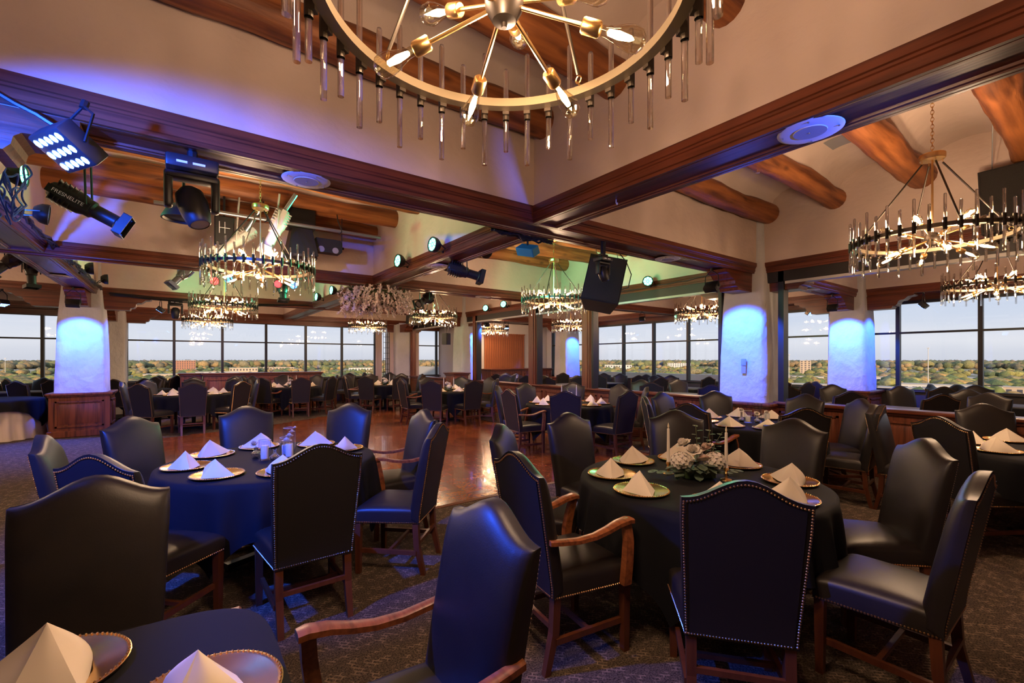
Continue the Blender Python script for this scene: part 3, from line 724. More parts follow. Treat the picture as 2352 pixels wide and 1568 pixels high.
def bud_vase(x, y, label, kind=0, fl_=True, h=.07):
    t = thing('bud_vase', label, 'vase', (x, y, TZ))
    pr = [(0, 0), (.030, 0), (.034, .01), (.035, .045), (.026, .055), (.013, .062), (.013, h+.01), (.017, h+.016)] if kind == 0 else [(0, 0), (.02, 0), (.036, .02), (.036, .035), (.013, .058), (.010, h+.01), (.015, h+.02)]
    MB().lathe(pr, 20).build('vase_body', CUT, t)
    if fl_:
        MB().sweep([(0, 0, .02), (.004, 0, h+.01), (-.01, 0, h+.05)], .0018, 5).build('stem', STM, t)
        o = obj('rose', RM[0], t, (-.012, 0, h+.045)); o.rotation_euler = (.5, -.5, 0); o.scale = (.9,)*3
    return t
T_ = dict(
 T1=(2.78, 1.70, 'near right table with white flowers'),
 T2=(.60, 4.05, 'near left table with glass candle cylinders'),
 T3=(-.28, 1.27, 'table at the bottom-left corner'),
 T4=(5.78, 2.80, 'table before the right blue column'),
 T5=(5.62, 5.95, 'mid table left of the partition opening'),
 T6=(.25, 12.6, 'table beside the left blue column'),
 T7=(2.60, 14.35, 'table in front of the bar counter'),
 T8=(5.2, 13.85, 'far table below the hanging blossoms'),
 T9=(5.50, 10.25, 'far parquet table with white flowers'),
 T11=(6.05, .30, 'table cut off by the right edge'))
HUMP = dict(
 T1=[(1.81, .90, 0), (1.41, 1.89, 1), (1.92, 2.77, 0), (2.82, 2.99, 0), (3.78, 2.54, 0), (4.02, 1.61, 0), (3.66, .73, 0), (2.79, .37, 0)],
 T2=[(-.71, 4.09, 0), (-.35, 3.10, 0), (-.34, 4.98, 0), (.55, 5.37, 0), (1.51, 5.07, 0), (1.90, 4.02, 1), (1.59, 3.10, 0), (.64, 2.72, 0)],
 T3=[(-.28, 2.50, 0), (.86, 1.28, 1)],
 T4=[(4.50, 2.86, 1), (6.60, 3.75, 0), (5.75, 4.10, 0), (4.88, 3.74, 0), (7.02, 2.67, 0), (5.0, 1.90, 0), (6.75, 1.95, 0), (6.0, 1.55, 0)],
 T5=[(4.70, 5.05, 0), (4.32, 6.0, 1), (4.72, 6.9, 0), (5.64, 7.25, 0), (6.65, 6.9, 0), (6.95, 5.9, 1), (5.65, 4.62, 0), (6.6, 5.0, 0)],
 T11=[(5.99, 1.62, 0), (5.15, .95, 0), (7.04, .94, 0)])
GRIDS = {'T6': [0, 0, 0, 0, 0, 0, 0, 0], 'T7': [0, 0, 0, 0, 0, 1, 0, 0], 'T8': [0, 0, 0, 0, 1, 0, 0, 0], 'T9': [1, 0, 0, 0, 1, 0, 0, 0]}
def seat_label(w, arms, name): return 'black leather %s, %s seat of the %s' % ('armchair' if arms else 'dining chair', w, name)
def square_cloth(cx, cy, hx, hy, rc, label):
    n = 96; V = [(0, 0, TZ)]; rings = [(.6, 0), (.96, 0), (1, .004), (1, .02)]+[(1, q/8) for q in range(1, 9)]
    for fr, q in rings:
        for i in range(n):
            t = 2*PI*i/n; c_, s2 = cos(t), sin(t); e = .42; x = hx*math.copysign(abs(c_)**e, c_); y = hy*math.copysign(abs(s2)**e, s2)
            k = 1+q*(.05+.05*sin(14*t)*abs(q)); V.append((x*fr*k, y*fr*k, TZ-.003*(fr > .99)-(.012 if q == .02 else .40*q*(q > .03))))
    F = [(0, 1+i, 1+(i+1) % n) for i in range(n)]+[(1+j*n+i, 1+(j+1)*n+i, 1+(j+1)*n+(i+1) % n, 1+j*n+(i+1) % n) for j in range(len(rings)-1) for i in range(n)]
    b = MB(); b.add(V, F); o = b.build('tablecloth', CLO, fix=False, angle=70); o.location = (cx, cy, 0); tag(o, label, 'tablecloth')
for k, (key, (cx, cy, name)) in enumerate(T_.items()):
    if key == 'T3':
        t = thing('banquet_table', 'square table under the cloth of the %s' % name, 'table', (cx, cy, 0)); MB().rbox(-.44, .44, -.44, .44, .73, .752, .006, 1).build('tabletop', WDX, t); obj('pedestal', pm1, t); obj('cross_foot', fm, t)
        square_cloth(cx, cy, .50, .47, .2, 'black cloth draped over the %s' % name)
    else: table(cx, cy, 'pedestal table under the cloth of the %s' % name, 'black cloth draped over the %s' % name, k)
    if key in HUMP: L_ = HUMP[key]
    else: L_ = [(cx+1.28*cos(q*PI/4), cy+1.28*sin(q*PI/4), GRIDS[key][q]) for q in range(8)]
    for (hx, hy, arms) in L_:
        jx = 0 if key in HUMP else random.uniform(-.04, .04)
        face = math.atan2(cy-hy, cx-hx)+(0 if key in ('T1', 'T2', 'T3') else random.uniform(-.08, .08))
        if key == 'T3': face = -PI/2 if arms == 0 else PI
        chair(hx+jx, hy+jx, face, seat_label(side_word(hx-cx, hy-cy), arms, name), bool(arms), group='leather chairs round the %s' % name)
    angs = {'T3': [66, 8]}.get(key, [22.5+45*q for q in range(8)])
    if key in ('T1', 'T2', 'T4', 'T5'): angs = [q*45 for q in range(8)]
    if key in ('T6', 'T7', 'T8', 'T9', 'T11'): angs = [q*45 for q in range(8)]
    if key == 'T3':
        setting(-.267, 1.585, 2.4, 'far side of the %s' % name); setting(.045, 1.262, -1.0, 'right side of the %s' % name); continue
    for a in angs:
        r = math.radians(a)+random.uniform(-.05, .05); R_ = .56
        if key == 'T3': R_ = .56
        setting(cx+R_*cos(r), cy+R_*sin(r), r+PI/2+random.uniform(-.7, .7), '%s of the %s' % (side_word(cos(r), sin(r)), name))
vx, vy = RT.x, RT.y
def rel(c, r, f): return c[0]+RT.x*r+FW.x*f, c[1]+RT.y*r+FW.y*f
c1 = T_['T1']; fx, fy = rel(c1, .0, .02)
FP = flower_piece(fx, fy, -.6, 'low arrangement of white hydrangeas, roses and eucalyptus on the near right table')
FP.scale = (1.25, 1.25, 1.12)
taper(*rel(c1, -.155, .12), 'white taper candle left of the near flower arrangement', .235); taper(*rel(c1, .165, -.05), 'white taper candle right of the near flower arrangement', .235)
def glass_set(c, where):
    cyl_vase(*rel(c, -.035, -.06), .045, .155, 'short glass cylinder holding a white pillar candle on the %s' % where, .10)
    cyl_vase(*rel(c, .045, .10), .040, .15, 'small glass cylinder behind the others on the %s' % where, .075)
    v = cyl_vase(*rel(c, .12, .02), .045, .24, 'tall glass cylinder with a white orchid spray on the %s' % where, .10)
    for q, (dx, dz) in enumerate(((-.02, .13), (.0, .17), (.02, .205), (.045, .24))):
        o = obj('blossom', RM[0], v, (RT.x*dx, RT.y*dx, dz)); o.scale = (1.0-.2*q,)*3
    bud_vase(*rel(c, -.13, -.01), 'cut glass bud vase with one white rose, left on the %s' % where); bud_vase(*rel(c, .06, -.09), 'round cut glass bottle in front on the %s' % where, 1, False)
glass_set(T_['T2'], 'near left table')
c4 = T_['T4']
cyl_vase(*rel(c4, -.06, -.02), .045, .15, 'glass cylinder with a short candle on the table before the right blue column', .07)
cyl_vase(*rel(c4, .09, .02), .045, .24, 'tall empty glass cylinder on the table before the right blue column')
cyl_vase(*rel(c4, .15, -.06), .035, .12, 'low glass cylinder with candle on the table before the right blue column', .10)
bud_vase(*rel(c4, .04, -.05), 'bud vase with a cream rose, middle of the table before the blue column', 1)
bud_vase(*rel(c4, -.10, .06), 'bud vase with a white rose, left on the table before the blue column', 1, True, .10)
bud_vase(*rel(c4, .22, .05), 'bud vase with a white rose, right on the table before the blue column', 1)
for key, l in (('T5', 'mid table'), ('T7', 'table in front of the bar'), ('T9', 'far parquet table'), ('T8', 'table below the hanging blossoms')):
    c = T_[key]; flower_piece(c[0], c[1], 1.0, 'small white flower arrangement on the %s' % l)
    taper(*rel(c, -.12, .05), 'left white taper candle on the %s' % l, .22); taper(*rel(c, .14, 0), 'right white taper candle on the %s' % l, .22)

# serving table with ivory skirt at the left
sx, sy = -3.08, 13.15
t = thing('serving_table', 'round table hidden under the ivory skirt at the left edge', 'table', (sx, sy, 0)); obj('tabletop', tm, t); obj('pedestal', pm1, t); obj('cross_foot', fm, t)
n = 160; V = []
for q in range(6):
    for i in range(n):
        a = 2*PI*i/n; z = .745-.74*q/5; rr = .765+.015*q+(.018+.004*q)*sin(24*a)*(q > 0)+.008*sin(11*a); V.append((rr*cos(a), rr*sin(a), z))
b = MB(); b.add(V, [(q*n+i, (q+1)*n+i, (q+1)*n+(i+1) % n, q*n+(i+1) % n) for q in range(5) for i in range(n)])
o = b.build('table_skirt', SKR, None, fix=False, angle=80); o.location = (sx, sy, 0); tag(o, 'ivory floor-length skirt round the serving table at left', 'tablecloth')
o = obj('tablecloth', cloth_mesh(9, .835, 1.03, .2), None, (sx, sy, .012), .35); tag(o, 'black square overlay cloth with hanging points on the serving table', 'tablecloth')

# tables of the right-hand room and far left: rectangular with dark drop
def rect_table(x, y, w, d, rz, label, m=GRC):
    t = thing('rectangular_table', label, 'table', (x, y, 0), rz)
    MB().rbox(-w/2, w/2, -d/2, d/2, .735, .762, .008, 2).build('tabletop', m, t)
    b = MB(); b.box(-w/2+.005, w/2-.005, -d/2+.005, -d/2+.01, .42, .74); b.box(-w/2+.005, w/2-.005, d/2-.01, d/2-.005, .42, .74); b.box(-w/2+.005, -w/2+.01, -d/2, d/2, .42, .74); b.box(w/2-.01, w/2-.005, -d/2, d/2, .42, .74)
    b.build('cloth_drop', CLO, t, smooth=False)
    for sx_ in (-1, 1):
        for sy_ in (-1, 1): MB().tube((sx_*(w/2-.12), sy_*(d/2-.1), 0), (sx_*(w/2-.12), sy_*(d/2-.1), .74), .02).build('leg', BLM, t)
for a in [(9.75, 13.0, 1.5, .75, PI/2, 'grey-topped table before the wood counter beyond the left opening'),
          (9.65, 10.6, 1.8, .8, 0, 'grey-topped table seen between the two partition posts'),
          (11.6, 10.9, 1.8, .8, PI/2, 'long grey-topped table at the window right of the wide post'),
          (9.3, 5.75, 1.9, .8, PI/2, 'grey-topped table behind the low wall left of the big column'),
          (11.35, 7.6, 1.6, .8, PI/2, 'grey-topped table by the window left of the big column'),
          (9.35, 2.35, 1.9, .8, PI/2, 'grey-topped table just behind the low wall at right'),
          (11.5, .75, 2.2, .8, PI/2, 'grey-topped table by the window at the right edge'),
          (-3.3, 16.1, 1.6, .8, 0, 'dark table behind the serving table at the left windows')]:
    rect_table(*a)
# loose chairs: (hump x, y, heading in degrees relative to the view: 180 looks at the camera, 0 looks away)
ORD = ['first', 'second', 'third', 'fourth', 'fifth', 'sixth', 'seventh', 'eighth', 'ninth', 'tenth', 'eleventh', 'twelfth', 'thirteenth', 'fourteenth', 'fifteenth']
def loose(lst, phrase, group):
    lst = sorted(lst, key=lambda p: (p[0]*RT.x+p[1]*RT.y)/(p[0]*FW.x+p[1]*FW.y))
    for k, (x, y, hd_) in enumerate(lst):
        r = math.atan2(y, x) if False else ax
        chair(x, y, r+math.radians(hd_), phrase % ORD[k], False, True, group)
g = 'leather chairs beyond the partition'
loose([(8.55, 12.0, 150), (9.4, 13.2, 180), (8.5, 11.3, 90), (8.3, 10.6, 5), (8.6, 12.6, -30), (9.2, 12.3, 160)], 'black leather chair beyond the left partition opening, %s from the left', g)
loose([(8.9, 10.5, 170), (7.95, 9.25, 5), (10.7, 11.6, 20), (11.1, 12.05, 20), (9.6, 9.8, 190), (8.75, 8.85, 0)], 'black leather chair beyond the narrow middle opening, %s from the left', g)
loose([(10.5, 9.75, -10), (12.1, 11.0, 185), (12.2, 10.35, 185), (11.2, 8.8, 10), (12.1, 9.2, 190), (11.7, 8.6, 200), (12.0, 8.7, 170), (10.5, 7.5, 20), (12.1, 8.3, 170), (8.9, 6.9, 160), (8.0, 5.95, -20), (9.75, 6.5, 185), (11.9, 6.95, 20), (8.15, 4.7, -15)], 'black leather chair beyond the wide partition opening, %s from the left', g)
loose([(11.6, 5.6, 180), (10.6, 3.98, 25), (11.15, 4.05, 25), (11.3, 4.75, 20), (9.02, 3.75, -20), (10.15, 3.39, 175), (8.2, 2.5, -5), (10.62, 2.49, 180), (11.8, 2.3, -150), (10.9, 1.95, -10), (12.0, 1.95, 180), (12.0, 1.7, 150), (8.5, 1.54, -5), (10.3, 1.56, 165), (9.5, 1.2, 110)], 'leather chair beyond the low wall right of the big column, %s from left', g)
g = 'leather chairs by the far left windows'
loose([(-2.95, 14.7, 0), (-2.45, 15.0, 0), (-3.5, 16.6, -20), (-2.9, 16.9, 180), (-3.9, 16.7, 20), (-2.55, 16.75, 160)], 'black leather chair behind the serving table at far left, %s from the left', g)
loose([(-1.29, 14.6, 0), (-.5, 16.85, 175), (-.72, 14.75, 0), (-.55, 15.95, 170), (-.1, 16.75, 90)], 'black leather chair between the left blue column and the bar, %s from the left', g)
table(-.95, 15.5, 'round pedestal table standing under the cloth behind the left blue column', 'black cloth on the far table behind the left blue column', 2)
loose([(.30, 15.1, 180), (1.3, 15.4, 170), (1.5, 15.5, 160)], 'black leather chair standing in front of the bar counter, %s from the left', 'leather chairs in front of the bar')
loose([(4.85, 16.4, 175), (5.5, 16.75, -90), (6.3, 16.3, 160)], 'black leather chair against the far window right of the bar, %s from the left', 'leather chairs by the far window')

# ------------------------------------------------------------------ lights
def lamp(kind, loc, energy, color, parent=None, rad=.03, aim=None, cone=60, blend=.5):
    l = bpy.data.lights.new('lamp', kind); l.energy = energy; l.color = color; l.shadow_soft_size = rad
    o = bpy.data.objects.new('lamp', l); COL.objects.link(o); o.parent = parent; o.location = loc
    if kind == 'SPOT':
        l.spot_size = math.radians(cone); l.spot_blend = blend
        o.rotation_euler = (Vector(aim)).to_track_quat('-Z', 'Y').to_euler()
    return o
# chandeliers
def bulb_parts():
    pr = [(0, -.002), (.014, 0), (.015, .02), (.022, .045), (.031, .072), (.035, .095), (.031, .118), (.016, .131), (0, .135)]
    return MB().lathe(pr, 14).mesh('bulb', BUL), MB().lathe([(0, .02), (.008, .024), (.0115, .055), (.008, .088), (0, .092)], 8).mesh('filament', FIL), \
        MB().lathe([(0, -.055), (.019, -.055), (.0225, -.05), (.0225, -.005), (.019, 0), (.014, .002), (0, .002)], 16).mesh('socket', BRA)
BM, FM, SM = bulb_parts()
RL = MB().lathe([(0, -.235), (.0105, -.235), (.0105, .222), (.008, .23), (0, .232)], 10).mesh('glass_rod', ROD)
RS = MB().lathe([(0, -.175), (.0105, -.175), (.0105, .162), (.008, .17), (0, .172)], 10).mesh('glass_rod', ROD)
RINGM = MB().lathe([(.515, -.016), (.553, -.016), (.553, .016), (.515, .016), (.515, -.016)], 96).mesh('ring', RIN)
b = MB()
for i in range(40):
    a = 2*PI*i/40; b.M = Matrix.Rotation(a, 4, 'Z'); b.box(.552, .574, -.013, .013, -.028, .028); b.M = Matrix.Translation((.575*cos(a), .575*sin(a), 0)); b.lathe([(.0135, -.045), (.0135, .045)], 10)
b.M = Matrix(); CLM = b.mesh('clamps', BRZ)
b = MB(); b.lathe([(0, -.075), (.008, -.075), (.010, -.062), (.035, -.055), (.055, -.02), (.058, .01), (.045, .045), (.015, .062), (0, .062)], 20); HUB = b.mesh('hub', BRZ)
def chandelier(x, y, z, ztop, label, detail, rz=0):
    t = thing('chandelier', label, 'chandelier', (x, y, z), rz, 'ring chandeliers with glass rods')
    obj('ring', RINGM, t); stuff(obj('clamps', CLM, t)); obj('hub', HUB, t)
    if detail:
        for i in range(40):
            a = 2*PI*i/40; obj('glass_rod', RL if i % 2 else RS, t, (.575*cos(a), .575*sin(a), 0))
    else:
        b = MB()
        for i in range(40):
            a = 2*PI*i/40; q = (-.235, .23) if i % 2 else (-.175, .17); b.lathe([(0, q[0]), (.0105, q[0]), (.0105, q[1]), (0, q[1])], 6, (.575*cos(a), .575*sin(a), 0))
        stuff(b.build('glass_rod', ROD, t))
    for i in range(12):
        a = 2*PI*(i+.5)/12; tl = .36 if i % 2 else -.38; d = Vector((cos(a)*cos(tl), sin(a)*cos(tl), sin(tl))); L = .25 if i % 2 == 0 else .20
        rot = d.to_track_quat('Z', 'Y').to_euler()
        ar = MB().tube(d*.05, d*(L), .0065, n=8).build('arm', BRA, t)
        s_o = obj('socket', SM, ar, d*(L+.05)); s_o.rotation_euler = rot
        bo = obj('bulb', BM, t, d*(L+.05)); bo.rotation_euler = rot
        fo = obj('filament', FM, bo)
    for i in range(4):
        a = 2*PI*i/4+.35; p0 = Vector((.50*cos(a), .50*sin(a), .05)); p1 = Vector((.07*cos(a), .07*sin(a), .66))
        MB().tube(p0, p1, .007, n=8).build('suspension_rod', BRZ, t)
        b = MB(); b.ring(p0+Vector((.006*cos(a), .006*sin(a), -.016)), .014, .0028, 'x'); b.ring(p1+Vector((0, 0, .014)), .014, .0028, 'y'); b.tube((.525*cos(a), .525*sin(a), .012), p0+Vector((0, 0, -.028)), .003, n=5)
        stuff(b.build('hook_ring', BRA, t))
    MB().tube((0, 0, .05), (0, 0, .70), .008, n=8).build('stem', BRA, t)
    MB().lathe([(0, .69), (.03, .685), (.085, .69), (.09, .70), (.09, .735), (.085, .74), (0, .745)], 28).build('collar_plate', BRA, t)
    b = MB(); zz = .745; k = 0
    while zz < ztop-z-.06:
        b.M = Matrix.Translation((0, 0, zz+.02)) @ Matrix.Rotation(k*PI/2, 4, 'Z') @ Matrix.Diagonal((.62, 1, 1.15, 1)); b.ring((0, 0, 0), .018, .0032, 'y', 10, 5); zz += .031; k += 1
    b.M = Matrix(); stuff(b.build('chain', BRA, t))
    MB().lathe([(0, ztop-z-.045), (.02, ztop-z-.045), (.05, ztop-z-.035), (.085, ztop-z-.012), (.088, ztop-z), (0, ztop-z)], 24).build('canopy', BRA, t)
    for i in range(4):
        a = PI/4+i*PI/2; lamp('POINT', (.27*cos(a), .27*sin(a), .11 if i % 2 else -.12), LAMP, WARM, t, .035)
    return t
def ch_at(px, py, z=2.6):
    d = (z-CAMH)*1040/(825-py); u = (px-1176)/1040; p = FW*d+RT*(u*d); return p.x, p.y
def ceil_z(y):
    """height of the log underside or vault above a point y"""
    yb = min(v for v in YB if v-.2 > y-.2 and v > y)-.2; best = min(abs(y-(yb-.15-.9*k)) for k in range(6))
    return 3.67 if best < .10 else 3.86+.30*math.sqrt(max(0, 1-(2*min(1, ((yb-.15-y) % .9)/.9)-1)**2))+.01
CH = [((.77, 1.09), 'large ring chandelier cut off by the top edge, overhead', 1),
      (ch_at(598, 617), 'ring chandelier with glass rods hanging below the stage lights at left', 1),
      ((5.30, 1.02), 'large ring chandelier with glass rods at the right edge under the vault', 1),
      (ch_at(1272, 690), 'ring chandelier hanging in front of the partition post and black speaker', 1),
      (ch_at(515, 703), 'ring chandelier hanging directly below the left stage-light chandelier', 0),
      (ch_at(995, 727), 'ring chandelier hanging right of the hanging blossoms', 0),
      (ch_at(845, 749), 'small far ring chandelier just below the hanging blossoms', 0),
      (ch_at(478, 736), 'farthest left ring chandelier, lowest in the overlapping left pair', 0),
      (ch_at(1130, 757), 'ring chandelier in front of the plank doors', 0),
      (ch_at(1311, 746), 'ring chandelier seen through the narrow middle opening', 0),
      (ch_at(1612, 718), 'ring chandelier seen left of the big blue column through the opening', 0),
      (ch_at(2290, 655), 'ring chandelier beyond the low wall at the right edge', 0)]
for k, ((x, y), l, dt) in enumerate(CH): chandelier(x, y, 2.6, ceil_z(y), l, dt, rz=.08*k)
# two more hang outside the picture and light the left part of the room
for (x, y), l in (((-3.86, 6.14), 'nearer'), ((-3.86, 10.75), 'farther')):
    chandelier(x, y, 2.6, 3.67, '%s ring chandelier left of the picture edge' % l, 0)

# ------------------------------------------------------------------ stage lights, speakers, discs
def head_matrix(d): return Vector(d).normalized().to_track_quat('Y', 'Z').to_matrix().to_4x4()
def par(loc, d, label, color='g', r=.085, mount=(0, 0, 0), power=0, cone=50, group=None, lit=True):
    """round LED par can: body along +y, lens at the front; mount = where the bracket is screwed, relative"""
    t = thing('par_light', label, 'stage light', loc, 0, group); R_ = head_matrix(d)
    b = MB(); b.M = R_ @ Matrix.Rotation(-PI/2, 4, 'X')
    b.lathe([(0, -.06), (r*.55, -.055), (r*.8, -.03), (r, 0), (r*1.06, .035), (r*1.06, .055), (r*.93, .055), (r*.93, .045), (0, .045)], 20); b.build('housing', BLK, t)
    b = MB(); b.M = R_ @ Matrix.Rotation(-PI/2, 4, 'X')
    em = {'g': LGR, 'b': LBL}.get(color, LNS) if lit else LNS
    b.lathe([(0, .049), (r*.2, .049)], 10)
    for q in range(8):
        a = q*PI/4; 
        b.add([(r*.3*cos(a-.3), r*.3*sin(a-.3), .049), (r*.84*cos(a-.34), r*.84*sin(a-.34), .049), (r*.88*cos(a), r*.88*sin(a), .049), (r*.84*cos(a+.34), r*.84*sin(a+.34), .049), (r*.3*cos(a+.3), r*.3*sin(a+.3), .049)], [(0, 1, 2, 3, 4)])
    b.build('lens', em, t, fix=False, smooth=False)
    sd = Vector(d).normalized().cross(Vector((0, 0, 1))).normalized()*(r+.012); mo = Vector(mount)
    b = MB(); b.sweep([sd, sd*.95+mo*.7, mo*.85], .007, 6); b.sweep([-sd, -sd*.95+mo*.7, mo*.85], .007, 6); b.tube(mo*.8, mo, .016)
    b.build('yoke', BLM, t)
    if power: lamp('SPOT', Vector(d).normalized()*.075, power, GREEN if color == 'g' else BLUE, t, .04, d, cone, .7)
    return t
def panel_par(loc, d, label, mount, power=0, cone=60, s=.11, endcap=True, blend=.6):
    t = thing('flood_light', label, 'stage light', loc); R_ = head_matrix(d)
    b = MB(); b.M = R_; b.prism([(-s, -.04), (s, -.04), (s, .03), (s*.75, .07), (-s*.75, .07), (-s, .03)], 'x', -s*1.1, s*1.1)
    b = MB(); b.M = R_; b.rbox(-s, s, -.05, .045, -s*.75, s*.75, .012, 2); b.build('housing', BLK, t)
    b = MB(); b.M = R_
    for i in range(5):
        for j in range(3):
            b.M = R_ @ Matrix.Translation((-s*.72+i*s*.36, .046, -s*.46+j*s*.46)) @ Matrix.Rotation(-PI/2, 4, 'X'); b.lathe([(0, .002), (s*.15, .001), (s*.15, 0)], 8)
    b.build('led_lens', LBL, t, fix=False)
    mo = Vector(mount); b = MB(); sd = (R_ @ Vector((s+.01, 0, 0)))
    b.sweep([sd, sd*.9+mo*.6, mo*.9], .007, 6); b.sweep([-sd, -sd*.9+mo*.6, mo*.9], .007, 6); b.tube(mo*.85, mo, .018); b.build('yoke', BLM, t)
    b = MB(); b.M = R_; b.box(s*.99, s*1.03, -.035, .03, -s*.6, s*.6); b.build('end_panel', CRM if endcap else BLM, t)
    if power: lamp('SPOT', Vector(d).normalized()*.09, power, BLUE, t, .05, d, cone, blend)
    return t
def ellipsoidal(loc, d, label, body=None, L=.42, r=.065, mount=(0, 0, .3), letter=None, frame=True, top=3.72):
    mount = (mount[0], mount[1], max(mount[2], top-loc.z))
    body = body or BLK; t = thing('spotlight', label, 'stage light', loc); R_ = head_matrix(d); Q = R_ @ Matrix.Rotation(-PI/2, 4, 'X')
    b = MB(); b.M = Q; b.lathe([(0, -L*.5), (r*.75, -L*.48), (r*1.05, -L*.38), (r*1.1, -L*.1), (r*.9, -L*.02), (r*.9, L*.05), (r*.72, L*.08), (r*.72, L*.36), (r*.85, L*.38), (r*.85, L*.46), (r*.7, L*.46), (r*.7, L*.42), (0, L*.42)], 18); b.build('barrel', body, t)
    b = MB(); b.M = Q; b.box(-r*1.15, r*1.15, -r*.35, r*.35, -L*.46, -L*.12)
    for q in range(5): b.box(-r*.9, r*.9, -r*1.16, r*1.16, -L*.42+q*L*.06, -L*.41+q*L*.06)
    b.build('cooling_fins', body, t, smooth=False)
    if frame:
        b = MB(); b.M = Q; e = r*1.15; b.box(-e, e, -e, -e+.006, L*.40, L*.52); b.box(-e, e, e-.006, e, L*.40, L*.52); b.box(-e, -e+.006, -e, e, L*.40, L*.52); b.box(e-.006, e, -e, e, L*.40, L*.52); b.build('gel_frame', body, t, smooth=False)
    b = MB(); b.M = Q; b.lathe([(0, L*.43), (r*.68, L*.43)], 16); b.build('lens', LNS, t, fix=False)
    mo = Vector(mount); sd = (R_ @ Vector((r+.03, 0, 0))); b = MB(); b.sweep([sd, sd+mo*.5, mo*.7], .008, 6); b.sweep([-sd, -sd+mo*.5, mo*.7], .008, 6); b.tube(mo*.65, mo, .012); b.build('yoke', body, t)
    return t
def mover(loc, label, d=(0, 0, -1), s=1.0):
    top_ = max(.06, 2.93-loc.z)
    t = thing('moving_head', label, 'stage light', loc)
    b = MB(); b.rbox(-.15*s, .15*s, -.12*s, .12*s, -.09*s, 0, .015, 2); b.build('base', BLK, t)
    b = MB(); b.tube((0, 0, 0), (0, 0, top_), .03); b.box(-.10*s, .10*s, -.02, .02, .0, .03); b.build('clamp', BLM, t)
    b = MB(); b.rbox(-.16*s, -.11*s, -.05*s, .05*s, -.34*s, -.09*s, .018, 2); b.rbox(.11*s, .16*s, -.05*s, .05*s, -.34*s, -.09*s, .018, 2); b.rbox(-.15*s, .15*s, -.06*s, .06*s, -.14*s, -.095*s, .012, 2); b.build('yoke', BLK, t)
    R_ = head_matrix(d) @ Matrix.Rotation(-PI/2, 4, 'X'); b = MB(); b.M = Matrix.Translation((0, 0, -.29*s)) @ R_ @ Matrix.Scale(s, 4)
    b.lathe([(0, -.12), (.05, -.11), (.085, -.07), (.095, 0), (.088, .08), (.07, .16), (.06, .17), (.06, .165), (0, .16)], 18); b.build('head', BLK, t)
    b = MB(); b.M = Matrix.Translation((0, 0, -.29*s)) @ R_ @ Matrix.Scale(s, 4); b.lathe([(0, .166), (.055, .166)], 16); b.build('lens', LNS, t, fix=False)
    b = MB(); b.box(-.09*s, -.03*s, -.122*s, -.12*s, -.06*s, -.045*s); b.box(0, .07*s, -.122*s, -.12*s, -.06*s, -.045*s); b.build('display', LBW, t)
    return t
def speaker(loc, w, h, dp, rot, label, mount=.2):
    t = thing('loudspeaker', label, 'speaker', loc); E_ = Matrix.Rotation(rot[2], 4, 'Z') @ Matrix.Rotation(rot[0], 4, 'X') @ Matrix.Rotation(rot[1], 4, 'Y')
    b = MB(); b.M = E_; b.add([(-w/2, 0, -h/2), (w/2, 0, -h/2), (w/2*.72, dp, -h/2), (-w/2*.72, dp, -h/2), (-w/2, 0, h/2), (w/2, 0, h/2), (w/2*.72, dp, h/2), (-w/2*.72, dp, h/2)],
       [(0, 3, 2, 1), (4, 5, 6, 7), (0, 1, 5, 4), (1, 2, 6, 5), (2, 3, 7, 6), (3, 0, 4, 7)]); b.build('cabinet', BLK, t, smooth=False)
    b = MB(); b.M = E_; b.rbox(-w/2+.015, w/2-.015, -.014, .002, -h/2+.015, h/2-.015, .006, 1); b.build('grille', M('speaker_grille', (.035, .033, .030), .6, .3, bump=((180, 180, 180), 1, .01)) if 'GRI' not in ME else ME['GRI'], t)
    ME['GRI'] = t.children[-1].data.materials[0]
    b = MB()
    for s in (-1, 1): b.sweep([E_ @ Vector((s*w*.3, dp*.4, h/2)), Vector((s*w*.3, dp*.4, h/2+mount))], .005, 6)
    b.build('hanging_chain', GRY, t); return t
def P(px, py, z=None, x=None, y=None):
    """world point on the sight line through a photo pixel at a known height or wall plane (used once to place fixtures on their real beams)"""
    u = (px-1176)/1040; w = (825-py)/1040; d = FW+RT*u
    k = (z-CAMH)/w if z is not None else (x/d.x if x is not None else y/d.y)
    return Vector((d.x*k, d.y*k, CAMH+w*k))
# ceiling loudspeaker discs on the beam soffits
DM = MB().lathe([(0, -.012), (.085, -.012), (.087, -.009), (.15, -.009), (.168, -.004), (.17, 0), (0, 0)], 36).mesh('disc_body', DSC)
b = MB(); b.lathe([(0, -.0135), (.085, -.0135), (.085, -.012)], 28); DG = b.mesh('disc_grille', DSG)
b = MB(); b.ball((0, 0, -.014), .006, 6, 4)
for q in range(4): b.ball((.14*cos(q*PI/2+.3), .14*sin(q*PI/2+.3), -.011), .006, 6, 4)
DS = b.mesh('screws', GRY)
for (x, y, l) in [(.77, 3.68, 'on the near beam at upper left'), (3.01, 1.12, 'on the near beam at upper right'), (3.01, 5.95, 'on the beam above the hanging blossoms'), (5.30, 3.68, 'on the beam left of the big blue column'),
                  (-1.57, 10.3, 'on the blue-lit beam before the left column'), (5.3, 8.29, 'on the crossbeam above the middle chandelier'), (3.01, 10.5, 'on the far part of the long beam'), (9.9, 3.68, 'on the beam beyond the partition at right')]:
    t = thing('ceiling_speaker', 'round white ceiling speaker disc %s' % l, 'speaker', (x, y, 2.905)); obj('disc_body', DM, t); obj('disc_grille', DG, t); obj('screws', DS, t)
